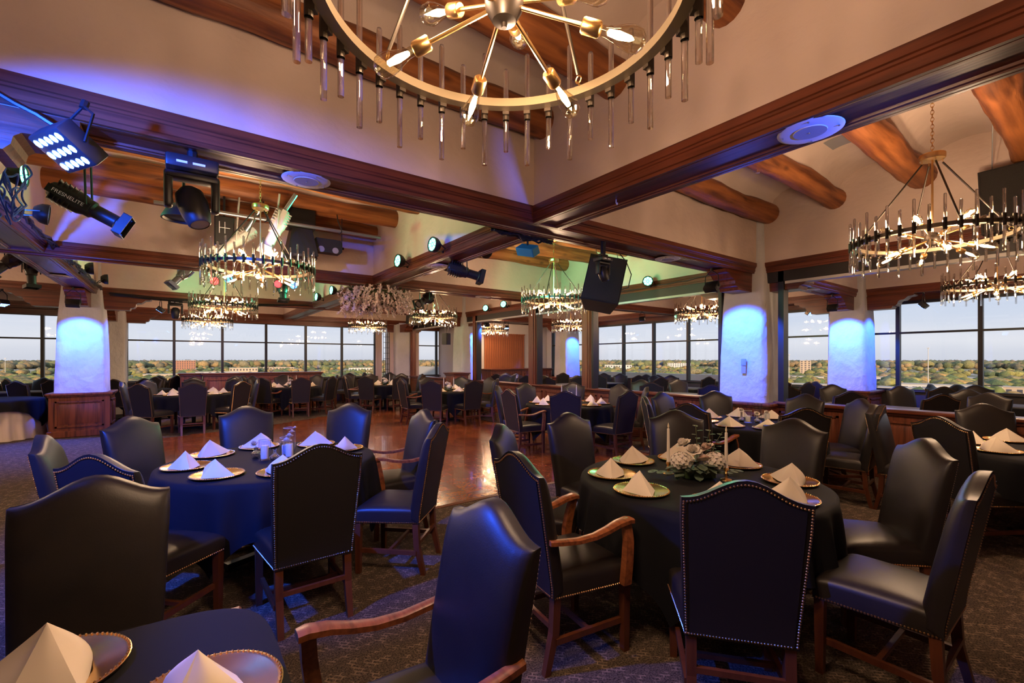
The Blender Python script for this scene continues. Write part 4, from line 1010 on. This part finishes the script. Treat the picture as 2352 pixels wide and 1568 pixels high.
# green pars along the beams
def beam_par(px, py, x, d, label, mount, power):
    p = P(px, py, x=x); return par(p, d, label, 'g', .095, mount, power, 62)
beam_par(1000, 563, 2.66, (-.95, -.12, .04), 'green LED par light, nearest of the row on the central beam', (.13, .03, -.07), 110)
beam_par(920, 600, 2.66, (-.95, -.12, .04), 'green LED par light, second of the row on the central beam', (.13, .03, -.07), 110)
beam_par(766, 667, 2.66, (-.95, -.15, .04), 'green LED par light, left of the hanging blossoms, right one of two', (.13, .03, -.07), 110)
beam_par(731, 682, 2.66, (-.95, -.15, .04), 'green LED par light, left of the hanging blossoms, left one of two', (.13, .03, -.07), 110)
beam_par(1488, 647, 7.22, (-.8, -.6, .1), 'green LED par light on the partition beam right of the black speaker', (.13, .03, -.07), 110)
beam_par(1158, 699, 7.22, (-.9, -.4, .1), 'green LED par light on the partition beam, right of the middle pair', (.13, .03, -.07), 110)
beam_par(1117, 708, 7.22, (-.9, -.4, .1), 'green LED par light on the partition beam, left of the middle pair', (.13, .03, -.07), 110)
beam_par(205, 616, -1.22, (.95, .1, .05), 'green LED par light above the left column, left of two', (-.13, 0, -.1), 110)
beam_par(240, 641, -1.22, (.95, .05, .05), 'green LED par light above the left column, right of two', (-.13, 0, -.1), 110)
beam_par(36, 400, -1.15, (.95, -.12, .0), 'green LED par light among blue cables at the left edge', (-.18, 0, -.1), 110)
par(P(95, 490, x=-1.1), (.95, .1, -.1), 'unlit round LED par facing right at the left edge', 'n', .095, (-.2, .0, -.02), 0, lit=False)
# blue floods
F1 = P(158, 338, z=2.62)
panel_par(F1, (-.50, -.30, -.80), 'large blue LED flood light hanging at the upper left corner', (.06, .02, .26), 330, 66, .135)
panel_par((-1.2, 2.3, 2.66), (.55, .75, -.42), 'added unseen blue flood lamp just outside the left edge', (0, 0, .24), 850, 100)  # unseen lamp, added to throw blue on the near chairs
panel_par((-1.62, 11.72, 2.60), (0, .72, -.66), 'blue LED flood box on the corbel of the left column', (0, .0, .3), 560, 64, .10, False, .45)
lamp('SPOT', (-1.62, 11.6, 2.5), 420, BLUE, None, .05, (-.05, -.35, -1), 75, .8)  # extra lamp without a body, added for blue spill on the carpet
panel_par((6.35, 3.66, 2.62), (.74, 0, -.66), 'blue LED flood box on the corbel of the right column', (0, 0, .28), 560, 64, .10, False, .45)
panel_par((10.95, 3.66, 2.62), (.74, 0, -.66), 'blue LED flood box on the corbel of the window-side column', (0, 0, .28), 560, 64, .09, False, .45)
panel_par((12.05, 2.45, 2.64), (0, .74, -.66), 'blue LED flood light on the window head right of the window-side column', (0, .0, .28), 350, 64, .09, False, .45)
panel_par((12.05, 4.5, 2.66), (-.1, -.8, -.6), 'small blue LED flood light left of the window-side column', (0, 0, .26), 60, 60, .08)
panel_par((-2.78, 12.9, 2.64), (.3, -.2, -.85), 'blue LED flood light left of the left column corbel', (0, 0, .28), 200, 90, .09)
panel_par((-.35, 12.8, 2.66), (-.6, .1, -.75), 'blue LED flood light right of the left column corbel', (0, 0, .26), 240, 80, .09)
panel_par((7.62, 11.72, 2.62), (0, .72, -.66), 'blue LED flood light left of the slim blue column', (0, 0, .3), 540, 60, .08, False, .45)
panel_par((12.05, 11.72, 2.62), (0, .72, -.66), 'blue LED flood light by the far window column', (0, 0, .3), 500, 60, .08, False, .45)
panel_par((9.1, 12.75, 2.66), (0, -.3, -.9), 'small blue LED flood light above the left partition opening', (0, 0, 1.0), 40, 100, .08)
panel_par((10.6, 8.2, 2.7), (.5, .2, -.8), 'small blue LED flood light right of the wide post', (0, 0, .22), 50, 100, .08)
panel_par((-1.2, 2.95, 2.6), (2.05, -1.66, -1.8), 'added unseen blue lamp beyond the left edge aimed at the corner armchair', (0, 0, .3), 560, 34, .10)  # added out of view to turn the corner armchair's front blue
panel_par((-1.57, 4.85, 2.45), (0, 1, .5), 'added unseen blue lamp outside the left edge washing the beam', (0, 0, .45), 1800, 44, .09, True, 1.0)  # made-up wash lamp out of view, gives the left soffit its blue
panel_par((3.01, -.55, 2.50), (0, 1, .24), 'added unseen blue lamp behind the camera washing the right beam', (0, 0, .4), 420, 22, .09, True, 1.0)  # made-up lamp behind the viewpoint, added for blue on the right soffit
# ellipsoidals and movers
def put(px, py, **k): return P(px, py, **k)
fr = put(205, 478, z=2.72)
t = ellipsoidal(fr, (.80, -.05, -.42), 'black spotlight with white lettering and barn-door frame at upper left', BLK, .50, .075, (-.03, .03, .50))
tx = bpy.data.curves.new('lettering', 'FONT'); tx.body = 'FRESNELITE'; tx.size = .038; tx.extrude = .0006; tx.align_x = 'CENTER'; tx.align_y = 'CENTER'; tx.materials.append(LBW)
to_ = bpy.data.objects.new('lettering_curve', tx); COL.objects.link(to_); me_ = bpy.data.meshes.new_from_object(to_); bpy.data.objects.remove(to_); to = bpy.data.objects.new('lettering', me_); COL.objects.link(to); to.parent = t
Rh = head_matrix((.80, -.05, -.42)); ydir = (Rh @ Vector((0, 1, 0))).to_3d().normalized(); nrm = (-(fr-Vector((0, 0, CAMH)))).normalized(); nrm = (nrm-ydir*nrm.dot(ydir)).normalized(); up_ = nrm.cross(ydir)
MM = Matrix((ydir, up_, nrm)).transposed().to_4x4(); MM.translation = -ydir*.11+nrm*.093
to.matrix_local = MM
b = MB(); b.M = MM; b.box(-.13, .13, -.030, .030, -.006, -.001); b.build('name_plate', BLM, t, smooth=False)
mover(put(442, 372, y=3.68)+Vector((0, 0, .0)), 'moving-head light with U-shaped yoke under the near left beam', (.25, -.3, -.9), .95)
mover(put(403, 690, y=12.9), 'small moving-head light under the far beam right of the left column', (0, 0, -1), .9)
mover(put(1385, 590, y=3.60), 'moving-head light in front of the tilted black speaker', (.2, -.2, -1), .62)
ellipsoidal(put(72, 628, x=-1.9), (.05, -.1, -1), 'black spotlight pointing down above the left column', BLK, .46, .075, (0, 0, .3))
ellipsoidal(put(15, 606, x=-2.1), (-.5, -.2, -.6), 'black spotlight pointing down at the left picture edge', BLK, .5, .085, (0, 0, .3))
ellipsoidal(put(415, 635, y=8.9), (-.45, -.2, -.6), 'silver-green spotlight below the second beam at left', GRY, .42, .07, (0, 0, .25))
ellipsoidal(put(540, 555, y=7.0), (-.75, 0, -.66), 'white spotlight tilted down-left behind the left chandelier', WHM, .62, .075, (.05, 0, .42))
ellipsoidal(put(632, 530, y=6.6), (-.35, 0, -.9), 'white spotlight hanging steeply behind the left chandelier', WHM, .62, .085, (.05, 0, .40))
ellipsoidal(put(1068, 625, z=2.78), (.9, -.25, -.22), 'black spotlight with glass front under the central beam', BLK, .52, .085, (-.02, 0, .2), top=3.9)
ellipsoidal(put(975, 690, z=2.72), (-.7, -.4, -.4), 'black spotlight above the far chandelier right of the blossoms', BLK, .5, .085, (0, 0, .2))
ellipsoidal(put(650, 672, y=11.6), (0, -.2, -1), 'black hooded spotlight behind the left chandelier', BLK, .4, .10, (0, 0, .3))
def scoop(p, r, label, lensm=None, d=(0, 0, -1), top=3.68):
    t = thing('scoop_light', label, 'stage light', p); Q = head_matrix(d) @ Matrix.Rotation(-PI/2, 4, 'X')
    b = MB(); b.M = Q; b.lathe([(0, -r*.8), (r*.4, -r*.75), (r*.8, -r*.4), (r, 0), (r*1.03, .02), (r*.95, .02), (r*.9, 0), (0, -.01)], 22); b.build('housing', BLK, t)
    b = MB(); b.M = Q; b.lathe([(0, .012), (r*.5, .01), (r*.9, 0)], 20); b.build('lens', lensm or LNS, t, fix=False)
    MB().tube((0, 0, r*.6), (0, 0, top-p.z), .012).build('bracket', BLM, t); return t
scoop(put(422, 500, y=5.24), .17, 'dark round pan light hanging from the pipe at left', BLM)
par(put(1112, 573, x=3.34), (.95, .22, .02), 'black LED par seen from behind under the central beam, upper one', 'g', .11, (-.13, 0, -.08), 200, 64)
par(put(1025, 606, x=3.34), (.95, .22, .02), 'black LED par seen from behind under the central beam, lower one', 'g', .11, (-.13, 0, -.08), 200, 64)
for px, py, l, mt in ((493, 645, 'red gel light left behind the left chandelier', LRD), (524, 640, 'blue gel light left behind the left chandelier', LBG), (639, 652, 'red gel light right behind the left chandelier', LRD), (674, 655, 'blue gel light right behind the left chandelier', LBG)):
    sc_ = scoop(put(px, py, y=10.75), .085, l, mt, (-.1, -.95, -.1))
    lamp('SPOT', (0, -.05, -.02), 40, (1, .06, .05) if mt is LRD else (.1, .35, 1), sc_, .05, (.45 if mt is LRD else .2, -.6, -.55), 45, .6)
# box-shaped effect lights
p = put(752, 566, y=7.04); t = thing('effect_light', 'black twin-lens effect light hanging from the pipe', 'stage light', p)
MB().prism([(-.2, .06), (-.17, .10), (.17, .10), (.2, .06), (.2, -.07), (.17, -.1), (-.17, -.1), (-.2, -.07)], 'y', -.06, .1).build('housing', BLK, t, smooth=False)
for s in (-1, 1): 
    b = MB(); b.M = Matrix.Translation((s*.1, -.062, -.06)) @ Matrix.Rotation(PI/2, 4, 'X'); b.lathe([(0, 0), (.045, 0)], 16); b.build('lens', LNS, t, fix=False)
b = MB(); b.tube((-.21, 0, 0), (-.21, 0, 3.69-p.z), .005); b.tube((.21, 0, 0), (.21, 0, 3.69-p.z), .005); b.tube((-.235, 0, 0), (-.2, 0, 0), .02); b.tube((.2, 0, 0), (.235, 0, 0), .02); b.build('bracket', BLM, t)
p = put(690, 545, y=7.04); t = thing('projector_hood', 'large black hooded projector lamp behind the left chandelier', 'stage light', p)
b = MB(); b.add([(-.2, -.2, -.28), (.2, -.2, -.28), (.2, .2, -.28), (-.2, .2, -.28), (-.13, -.13, .1), (.13, -.13, .1), (.13, .13, .1), (-.13, .13, .1)], [(0, 3, 2, 1), (4, 5, 6, 7), (0, 1, 5, 4), (1, 2, 6, 5), (2, 3, 7, 6), (3, 0, 4, 7)]); b.build('hood', BLK, t, smooth=False)
MB().rbox(-.18, .18, -.12, .12, .1, 3.68-p.z, .01, 1).build('ballast_box', BLM, t); MB().lathe([(0, -.33), (.21, -.31), (.23, -.28), (0, -.27)], 24).build('bezel', BLK, t)
p = put(515, 530, y=7.04); t = thing('control_box', 'black electrical control box behind the left chandelier', 'electrical box', p)
MB().rbox(-.11, .11, -.07, .07, -.2, .18, .012, 1).build('case', BLK, t); MB().tube((0, 0, .15), (0, 0, 3.69-p.z), .014).build('hanger', BLM, t)
b = MB(); b.box(-.06, -.055, -.073, -.07, -.05, .1); b.box(.0, .005, -.073, -.07, -.05, .1); b.box(-.06, .06, -.073, -.07, .02, .025); b.build('markings', LBW, t)
p = put(1212, 575, z=2.78); t = thing('effect_light', 'teal box-shaped effect light below the beam crossing', 'stage light', p)
R_ = Matrix.Rotation(-.6, 4, 'Y') @ Matrix.Rotation(.3, 4, 'X'); b = MB(); b.M = R_; b.rbox(-.06, .06, -.13, .13, -.05, .05, .008, 1); b.build('housing', M('teal_housing', (.02, .20, .22), .45), t); MB().tube((0, 0, .04), (0, 0, .12), .012).build('bracket', BLM, t)
# truss pipes of the left coffer
t = thing('lighting_pipe', 'galvanised pipe slung under the logs of the left coffer', 'pipe', (0, 0, 0))
MB().tube((-.25, 6.75, 3.39), (2.46, 6.75, 3.40), .024, n=12).build('tube', GRY, t)
for x in (-.1, .9, 1.85): MB().sweep([(x, 6.75, 3.36), (x+.03, 6.72, 3.38), (x+.03, 6.75, 3.44), (x, 6.8, 3.55), (x, 6.85, 3.66)], .009, 6).build('hook', BLM, t)
for k, (a, c) in enumerate((((565, 530), (600, 483)), ((640, 505), (670, 455)))):
    p0 = put(*a, y=6.9-.3*k); p1 = p0+Vector((.18, -.15, .33)); t = thing('mount_tube', 'grey mounting tube over the %s white spotlight' % ('left' if k == 0 else 'right'), 'pipe', (0, 0, 0)); MB().tube(p0, p1, .028, n=10).build('tube', GRY, t)
# loudspeakers
sp = put(1388, 640, y=4.15); speaker(sp, .50, .66, .40, (-.25, .22, -.75), 'black loudspeaker tilted in front of the partition opening', 3.95-sp.z-.33)
speaker(put(948, 712, x=6.9), .5, 1.0, .35, (-.15, 0, -.9), 'tall black loudspeaker behind the hanging blossoms', .1)
speaker(put(2330, 450, x=7.15), .52, .72, .35, (-.12, -.05, -1.5), 'large black loudspeaker hanging at the right edge', .45)
speaker(put(1030, 778, y=12.2), .2, .35, .2, (0, 0, .4), 'small black monitor speaker beside the slim blue column', .3)
t = thing('wall_control', 'small framed control plate on the right blue column', 'switch', (7.21, 3.62, 1.50)); MB().rbox(-.012, .004, -.04, .04, -.05, .06, .006, 1).build('plate', M('steel_blue_plate', (.25, .35, .5), .4, .5), t); MB().box(-.006, .0, -.035, .035, -.17, -.06).build('lower_tag', M('grey_tag', (.3, .28, .3), .6), t)

# cables: black bundles and blue loops
def cable(pts, r, label, m=BLK, cat='cable'): return tag(MB().sweep(pts, r, 6).build('cable', m), label, cat)
def wav(p0, p1, n, amp, sag, seed=0):
    r_ = random.Random(seed); p0 = Vector(p0); p1 = Vector(p1); out = []
    for i in range(n+1):
        t_ = i/n; p = p0.lerp(p1, t_); out.append(p+Vector((r_.uniform(-amp, amp), r_.uniform(-amp, amp), r_.uniform(-amp, amp)-sag*sin(PI*t_))))
    return out
t = thing('cable_bundle', 'tangle of black cables running along the left beam', 'cable')
for k in range(6): MB().sweep(wav((-1.28, 4.2, 3.02), (-1.28, 12.3, 2.98), 40, .03, .02, k), .011, 5).build('cable', BLK, t)
t = thing('cable_bundle', 'coiled blue cables hanging at the left edge', 'cable'); c0 = P(15, 440, x=-1.15)
for k in range(6):
    rr = .16+.03*k; MB().sweep([c0+Vector((.03*k-.05+.02*sin(3*a_+k), (.10+.02*k)*cos(a_+k)+.06*sin(2.3*k)+.015*sin(5*a_+k), (.15+.03*((k*7)%4))*sin(a_)-.06*cos(1.7*k)+.02*sin(4*a_))) for a_ in [2*PI*q/40 for q in range(36)]], .008, 5).build('cable', CBL, t)
t = thing('cable_bundle', 'black cables drooping along the beam beyond the left column', 'cable')
for k in range(3): MB().sweep(wav((-1.2, 12.66, 2.95-.02*k), (2.7, 12.66, 2.96), 16, .008, .06+.02*k, k), .012, 5).build('cable', BLK, t)
t = thing('cable_bundle', 'black cable mass under the central beam crossing', 'cable')
for k in range(6): MB().sweep(wav((2.62, 3.95, 2.93), (3.42, 3.9, 2.89), 10, .03, .03, 20+k), .012, 5).build('cable', BLK, t)
cable(wav((-.9, 3.46, 3.03), (-.35, 3.44, 2.72), 8, .01, .02, 3), .012, 'black cable drop above the large blue flood light')
cable(wav((7.38, 4.1, 3.0), (7.36, 7.0, 2.98), 14, .012, .03, 5), .01, 'thin black cable along the partition beam behind the speaker')
cable([P(1388+dx, 620+dy, y=4.0) for dx, dy in ((25, -50), (50, -20), (62, 10), (55, 40), (40, 45))], .007, 'looped cable at the back of the tilted speaker')
for k, (x, y) in enumerate(((3.01, 2.6), (-1.5, 5.2))):
    t = thing('ceiling_hook', 'small white hook screwed into the %s beam soffit' % ('right' if k == 0 else 'blue-lit left'), 'hook', (x, y, 2.92)); MB().sweep([(0, 0, 0), (0, 0, -.03), (.012, 0, -.045), (.02, 0, -.035), (.018, 0, -.025)], .004, 6).build('hook_wire', WHM, t)
# vent and fire sprinkler in the right vault
t = thing('air_vent', 'curved grey air vent in the right plaster vault', 'vent', (0, 0, 0)); b = MB(); V = []
for i in range(9):
    y = 1.95-.0-.40*i/8+.2; tt = (2.45+.13-y)/.9; z = 3.835+.30*math.sqrt(max(0, 1-(2*min(1, max(0, (2.43-y)/.9))-1)**2)); V += [(6.15, y, z), (6.45, y, z)]
b.add(V, [(2*i, 2*i+1, 2*i+3, 2*i+2) for i in range(8)]); b.build('vent_grille', DSG, t, fix=False)
t = thing('sprinkler', 'small brass sprinkler under the second log of the right coffer', 'sprinkler', (5.15, 2.43, 3.67)); MB().lathe([(0, -.06), (.022, -.06), (.022, -.055), (.006, -.05), (.006, 0), (0, 0)], 10).build('head', BRA, t)

# hanging blossoms under the central crossing
t = thing('hanging_blossoms', 'hanging basket of pale pink-white blossoms under the beam crossing', 'flowers', (2.95, 8.29, 2.66)); r_ = random.Random(3)
MB().tube((0, 0, .1), (0, 0, .25), .01).build('hanger', BLM, t)
b = MB(); b.ring((0, 0, .1), .35, .05, 'z', 24, 8); b.build('vine_ring', STM, t)
b = MB()
for k in range(700):
    a = r_.uniform(0, 2*PI); rr = .58*math.sqrt(r_.uniform(.05, 1)); z = r_.uniform(-.18, .26)*(1-.3*rr); leaf(b, (rr*cos(a), rr*sin(a), z), (r_.uniform(-1, 1), r_.uniform(-1, 1), r_.uniform(-1, .4)), r_.uniform(.05, .08), r_.uniform(.012, .02))
stuff(b.build('leaves', LED, t, fix=False, angle=80))
b = MB()
for k in range(420):
    a = r_.uniform(0, 2*PI); rr = .60*math.sqrt(r_.uniform(.2, 1)); z0 = r_.uniform(-.16, .20); c = Vector((rr*cos(a), rr*sin(a), z0)); L = r_.uniform(.06, .2)
    for q in range(int(L/.02)):
        p = c+Vector((cos(a)*.12*q*.1+r_.uniform(-.02, .02), sin(a)*.012*q+r_.uniform(-.02, .02), -q*.02)); s = .024
        d1 = Vector((r_.uniform(-1, 1), r_.uniform(-1, 1), r_.uniform(-1, 1))).normalized(); e1 = d1.orthogonal().normalized()*s; f1 = d1.cross(e1).normalized()*s
        b.add([p+e1, p+f1, p-e1, p-f1, p+d1*s*.8], [(0, 1, 4), (1, 2, 4), (2, 3, 4), (3, 0, 4)])
stuff(b.build('blossoms', M('pink_white_blossom', (.85, .72, .70), .6), t, fix=False, smooth=False))

# ------------------------------------------------------------------ outside: roof ledge, ground, trees, buildings, poles
GZ = -36.
tag(MB().box(15.6, 16.0, 7.2, 40, -1.5, .98).build('roof_parapet', CON, smooth=False), 'grey concrete roof parapet outside the right-hand windows', 'parapet')
struct(MB().add([(-9000, -9000, GZ), (9000, -9000, GZ), (9000, 9000, GZ), (-9000, 9000, GZ)], [(0, 1, 2, 3)]).build('ground', M('dusk_ground', (.20, .20, .11), 1, var=((.009, .009, .009), (.46, .42, .36), .45, .55)), fix=False, smooth=False))
ico = bmesh.new(); bmesh.ops.create_icosphere(ico, subdivisions=2, radius=1); IV = np.array([v.co[:] for v in ico.verts]); IF = [tuple(v.index for v in f.verts) for f in ico.faces]; ico.free()
ico = bmesh.new(); bmesh.ops.create_icosphere(ico, subdivisions=1, radius=1); IV1 = np.array([v.co[:] for v in ico.verts]); IF1 = [tuple(v.index for v in f.verts) for f in ico.faces]; ico.free()
def tone():
    k = rng.random(); base = np.array([(.17, .20, .06), (.26, .24, .07), (.10, .14, .06), (.36, .24, .09), (.22, .19, .10)][int(k*5)])
    return base*rng.uniform(.75, 1.25)
TREEM = []
for k in range(5):
    V = IV*np.array([1, 1, .75])*(1+.22*rng.standard_normal((len(IV), 1)).clip(-1, 1)); V[:, 2] += .55
    c = [(.17, .20, .06), (.26, .24, .07), (.10, .14, .06), (.36, .24, .09), (.22, .19, .10)][k]
    b = MB(); b.add([tuple(v) for v in V], IF); b.tube((0, 0, 0), (0, 0, .3), .07, n=5)
    TREEM.append(b.mesh('tree', M('tree_green_%d' % k, c, .95, bump=((.8, .8, .8), 1, .6), var=((1.3, 1.3, 1.3), tuple(q*.55 for q in c), .35, .65)), angle=80, fix=False))
view_ang = ax
near = 0
for k in range(150):
    a = view_ang+rng.uniform(-.92, .92); d = rng.uniform(430, 900)
    x, y = d*cos(a), d*sin(a)
    o = obj('tree', TREEM[k % 5], None, (x, y, GZ), rng.uniform(0, 6)); s = rng.uniform(5.5, 9.5); o.scale = (s, s, s*rng.uniform(.8, 1.1))
    tag(o, 'autumn-green tree standing far below the windows', 'tree', 'trees far below the windows')
def forest(n, d0, d1, s0, s1, IVx, IFx, name):
    u = rng.random(n); d = 1/((1-u)/d0+u/d1); a = view_ang+rng.uniform(-1.0, 1.0, n); s = rng.uniform(s0, s1, n); m = len(IVx)
    dens = np.sin(a*37)*np.sin(d/170.+a*9)+.4*np.sin(a*90+d/60); keep = dens > (-.15 if d0 < 1000 else -.75); d, a, s = d[keep], a[keep], s[keep]; n = len(d)
    V = (IVx[None]*np.stack([s, s, s*.7], 1)[:, None])*(1+.15*rng.standard_normal((n, m, 1)).clip(-1, 1)); V[:, :, 0] += (d*np.cos(a))[:, None]; V[:, :, 1] += (d*np.sin(a))[:, None]; V[:, :, 2] += (GZ+s*.6)[:, None]
    F = np.array(IFx)[None]+(np.arange(n)*m)[:, None, None]
    me = bpy.data.meshes.new(name); me.vertices.add(n*m); me.vertices.foreach_set('co', V.astype(np.float32).ravel()); nf = F.shape[0]*F.shape[1]
    me.loops.add(nf*3); me.polygons.add(nf); me.loops.foreach_set('vertex_index', F.ravel().astype(np.int32)); me.polygons.foreach_set('loop_start', np.arange(nf)*3); me.update(calc_edges=True)
    me.polygons.foreach_set('use_smooth', [True]*nf)
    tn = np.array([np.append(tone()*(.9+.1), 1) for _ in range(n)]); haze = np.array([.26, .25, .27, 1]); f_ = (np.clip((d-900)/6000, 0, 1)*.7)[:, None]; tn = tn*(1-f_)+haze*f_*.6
    ca = me.color_attributes.new('tone', 'FLOAT_COLOR', 'POINT'); ca.data.foreach_set('color', np.repeat(tn, m, axis=0).astype(np.float32).ravel())
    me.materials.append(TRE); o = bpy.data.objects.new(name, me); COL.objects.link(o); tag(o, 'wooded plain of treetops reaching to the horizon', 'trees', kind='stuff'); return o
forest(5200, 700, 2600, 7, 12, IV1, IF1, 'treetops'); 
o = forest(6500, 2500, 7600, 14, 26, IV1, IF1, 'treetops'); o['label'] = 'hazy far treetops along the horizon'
def building(az, d, w, dp, h, m, label, floors=1, nwin=6, rz=None):
    a = ax+math.atan((az-1176)/-1040) ; x, y = d*cos(a), d*sin(a); t = thing('building', label, 'building', (x, y, GZ), a+PI/2 if rz is None else rz)
    MB().box(-w/2, w/2, -dp/2, dp/2, 0, h).build('wall', m, t, smooth=False); MB().box(-w/2-.5, w/2+.5, -dp/2-.5, dp/2+.5, h, h+.8).build('roof', CON, t, smooth=False)
    b = MB()
    for f in range(floors):
        for q in range(nwin):
            xx = -w/2+w*(q+.5)/nwin; zz = h*(f+.5)/floors
            for s in (-1, 1): b.box(xx-w/nwin*.25, xx+w/nwin*.25, s*dp/2-.15, s*dp/2+.15, zz-h/floors*.25, zz+h/floors*.25)
    stuff(b.build('windows', M('far_window', (.08, .08, .1), .2) if 'FW' not in ME else ME['FW'], t, smooth=False)); ME.setdefault('FW', t.children[-1].data.materials[0])
BR = M('far_brick', (.42, .20, .13), .9); BW = M('far_white_wall', (.62, .60, .57), .9); BT = M('far_tan_wall', (.55, .42, .30), .9)
for a in [(425, 1500, 46, 18, 34, BR, 'orange-lit brick apartment block on the left horizon', 6, 9), (350, 640, 46, 22, 9, BW, 'long low white warehouse behind the left windows', 1, 8), (385, 900, 60, 20, 14, BT, 'tan flat-roofed building behind the brick block', 2, 9),
          (500, 1050, 70, 20, 13, BW, 'pale low building right of the brick block', 2, 10), (560, 1300, 60, 20, 16, BT, 'tan low building left of the middle window', 2, 9), (60, 800, 60, 20, 10, BW, 'white low building at the left edge', 1, 8), (828, 1300, 60, 18, 14, BW, 'white low building at the right of the long window', 2, 8),
          (1850, 1400, 24, 20, 34, BT, 'tan tower block between the trees at right', 7, 3), (1835, 800, 60, 22, 12, BW, 'white low building right of the big column', 2, 8), (2120, 620, 70, 22, 8, BT, 'tan low building near the window-side column', 1, 9), (2290, 560, 60, 18, 8, BW, 'white low building at the right edge', 1, 8), (740, 900, 50, 18, 9, BW, 'pale shed behind the bar window', 1, 7),
          (320, 560, 70, 30, 11, BW, 'long white-roofed hall low at the left end of the far window', 1, 9), (110, 620, 60, 20, 8, BW, 'pale flat building left of the left blue column', 1, 8), (640, 1500, 80, 20, 14, BT, 'tan distant block above the bar counter', 2, 10),
          (960, 900, 60, 20, 10, BW, 'pale low building in the small corner window', 1, 8), (1290, 1400, 60, 20, 16, BT, 'tan distant building left of the wide post', 2, 8), (1420, 1600, 90, 20, 18, BW, 'pale distant building seen through the wide opening', 2, 10), (1560, 2000, 90, 20, 22, BW, 'far pale building left of the big column', 3, 10),
          (2180, 700, 80, 24, 9, BW, 'long pale warehouse in the middle of the right windows', 1, 10), (1875, 620, 50, 20, 9, BT, 'tan flat building beside the window-side column', 1, 7), (2330, 700, 60, 20, 9, BT, 'tan flat building at the far right edge', 1, 8), (2070, 900, 60, 20, 10, BW, 'pale building right of the window-side column', 1, 8), (480, 720, 60, 24, 9, BW, 'white low hall right of the brick block', 1, 8)]:
    building(*a)
for k, (px, d, top) in enumerate(((12, 900, 823), (1812, 620, 815), (2132, 560, 800), (160, 700, 840), (905, 1200, 828), (1345, 900, 822))):
    u = (px-1176)/1040; p = FW*d+RT*(u*d); h = CAMH+(825-top)/1040*d-GZ; t = thing('light_pole', 'tall pale light pole outside, %s from the left' % ORD[[0, 4, 5, 1, 2, 3][k]], 'pole', (p.x, p.y, GZ)); MB().tube((0, 0, 0), (0, 0, h), .5, .3, 6).build('pole', BW, t); MB().box(-1.5, 1.5, -1, 1, h, h+.8).build('lamp_head', BW, t, smooth=False)
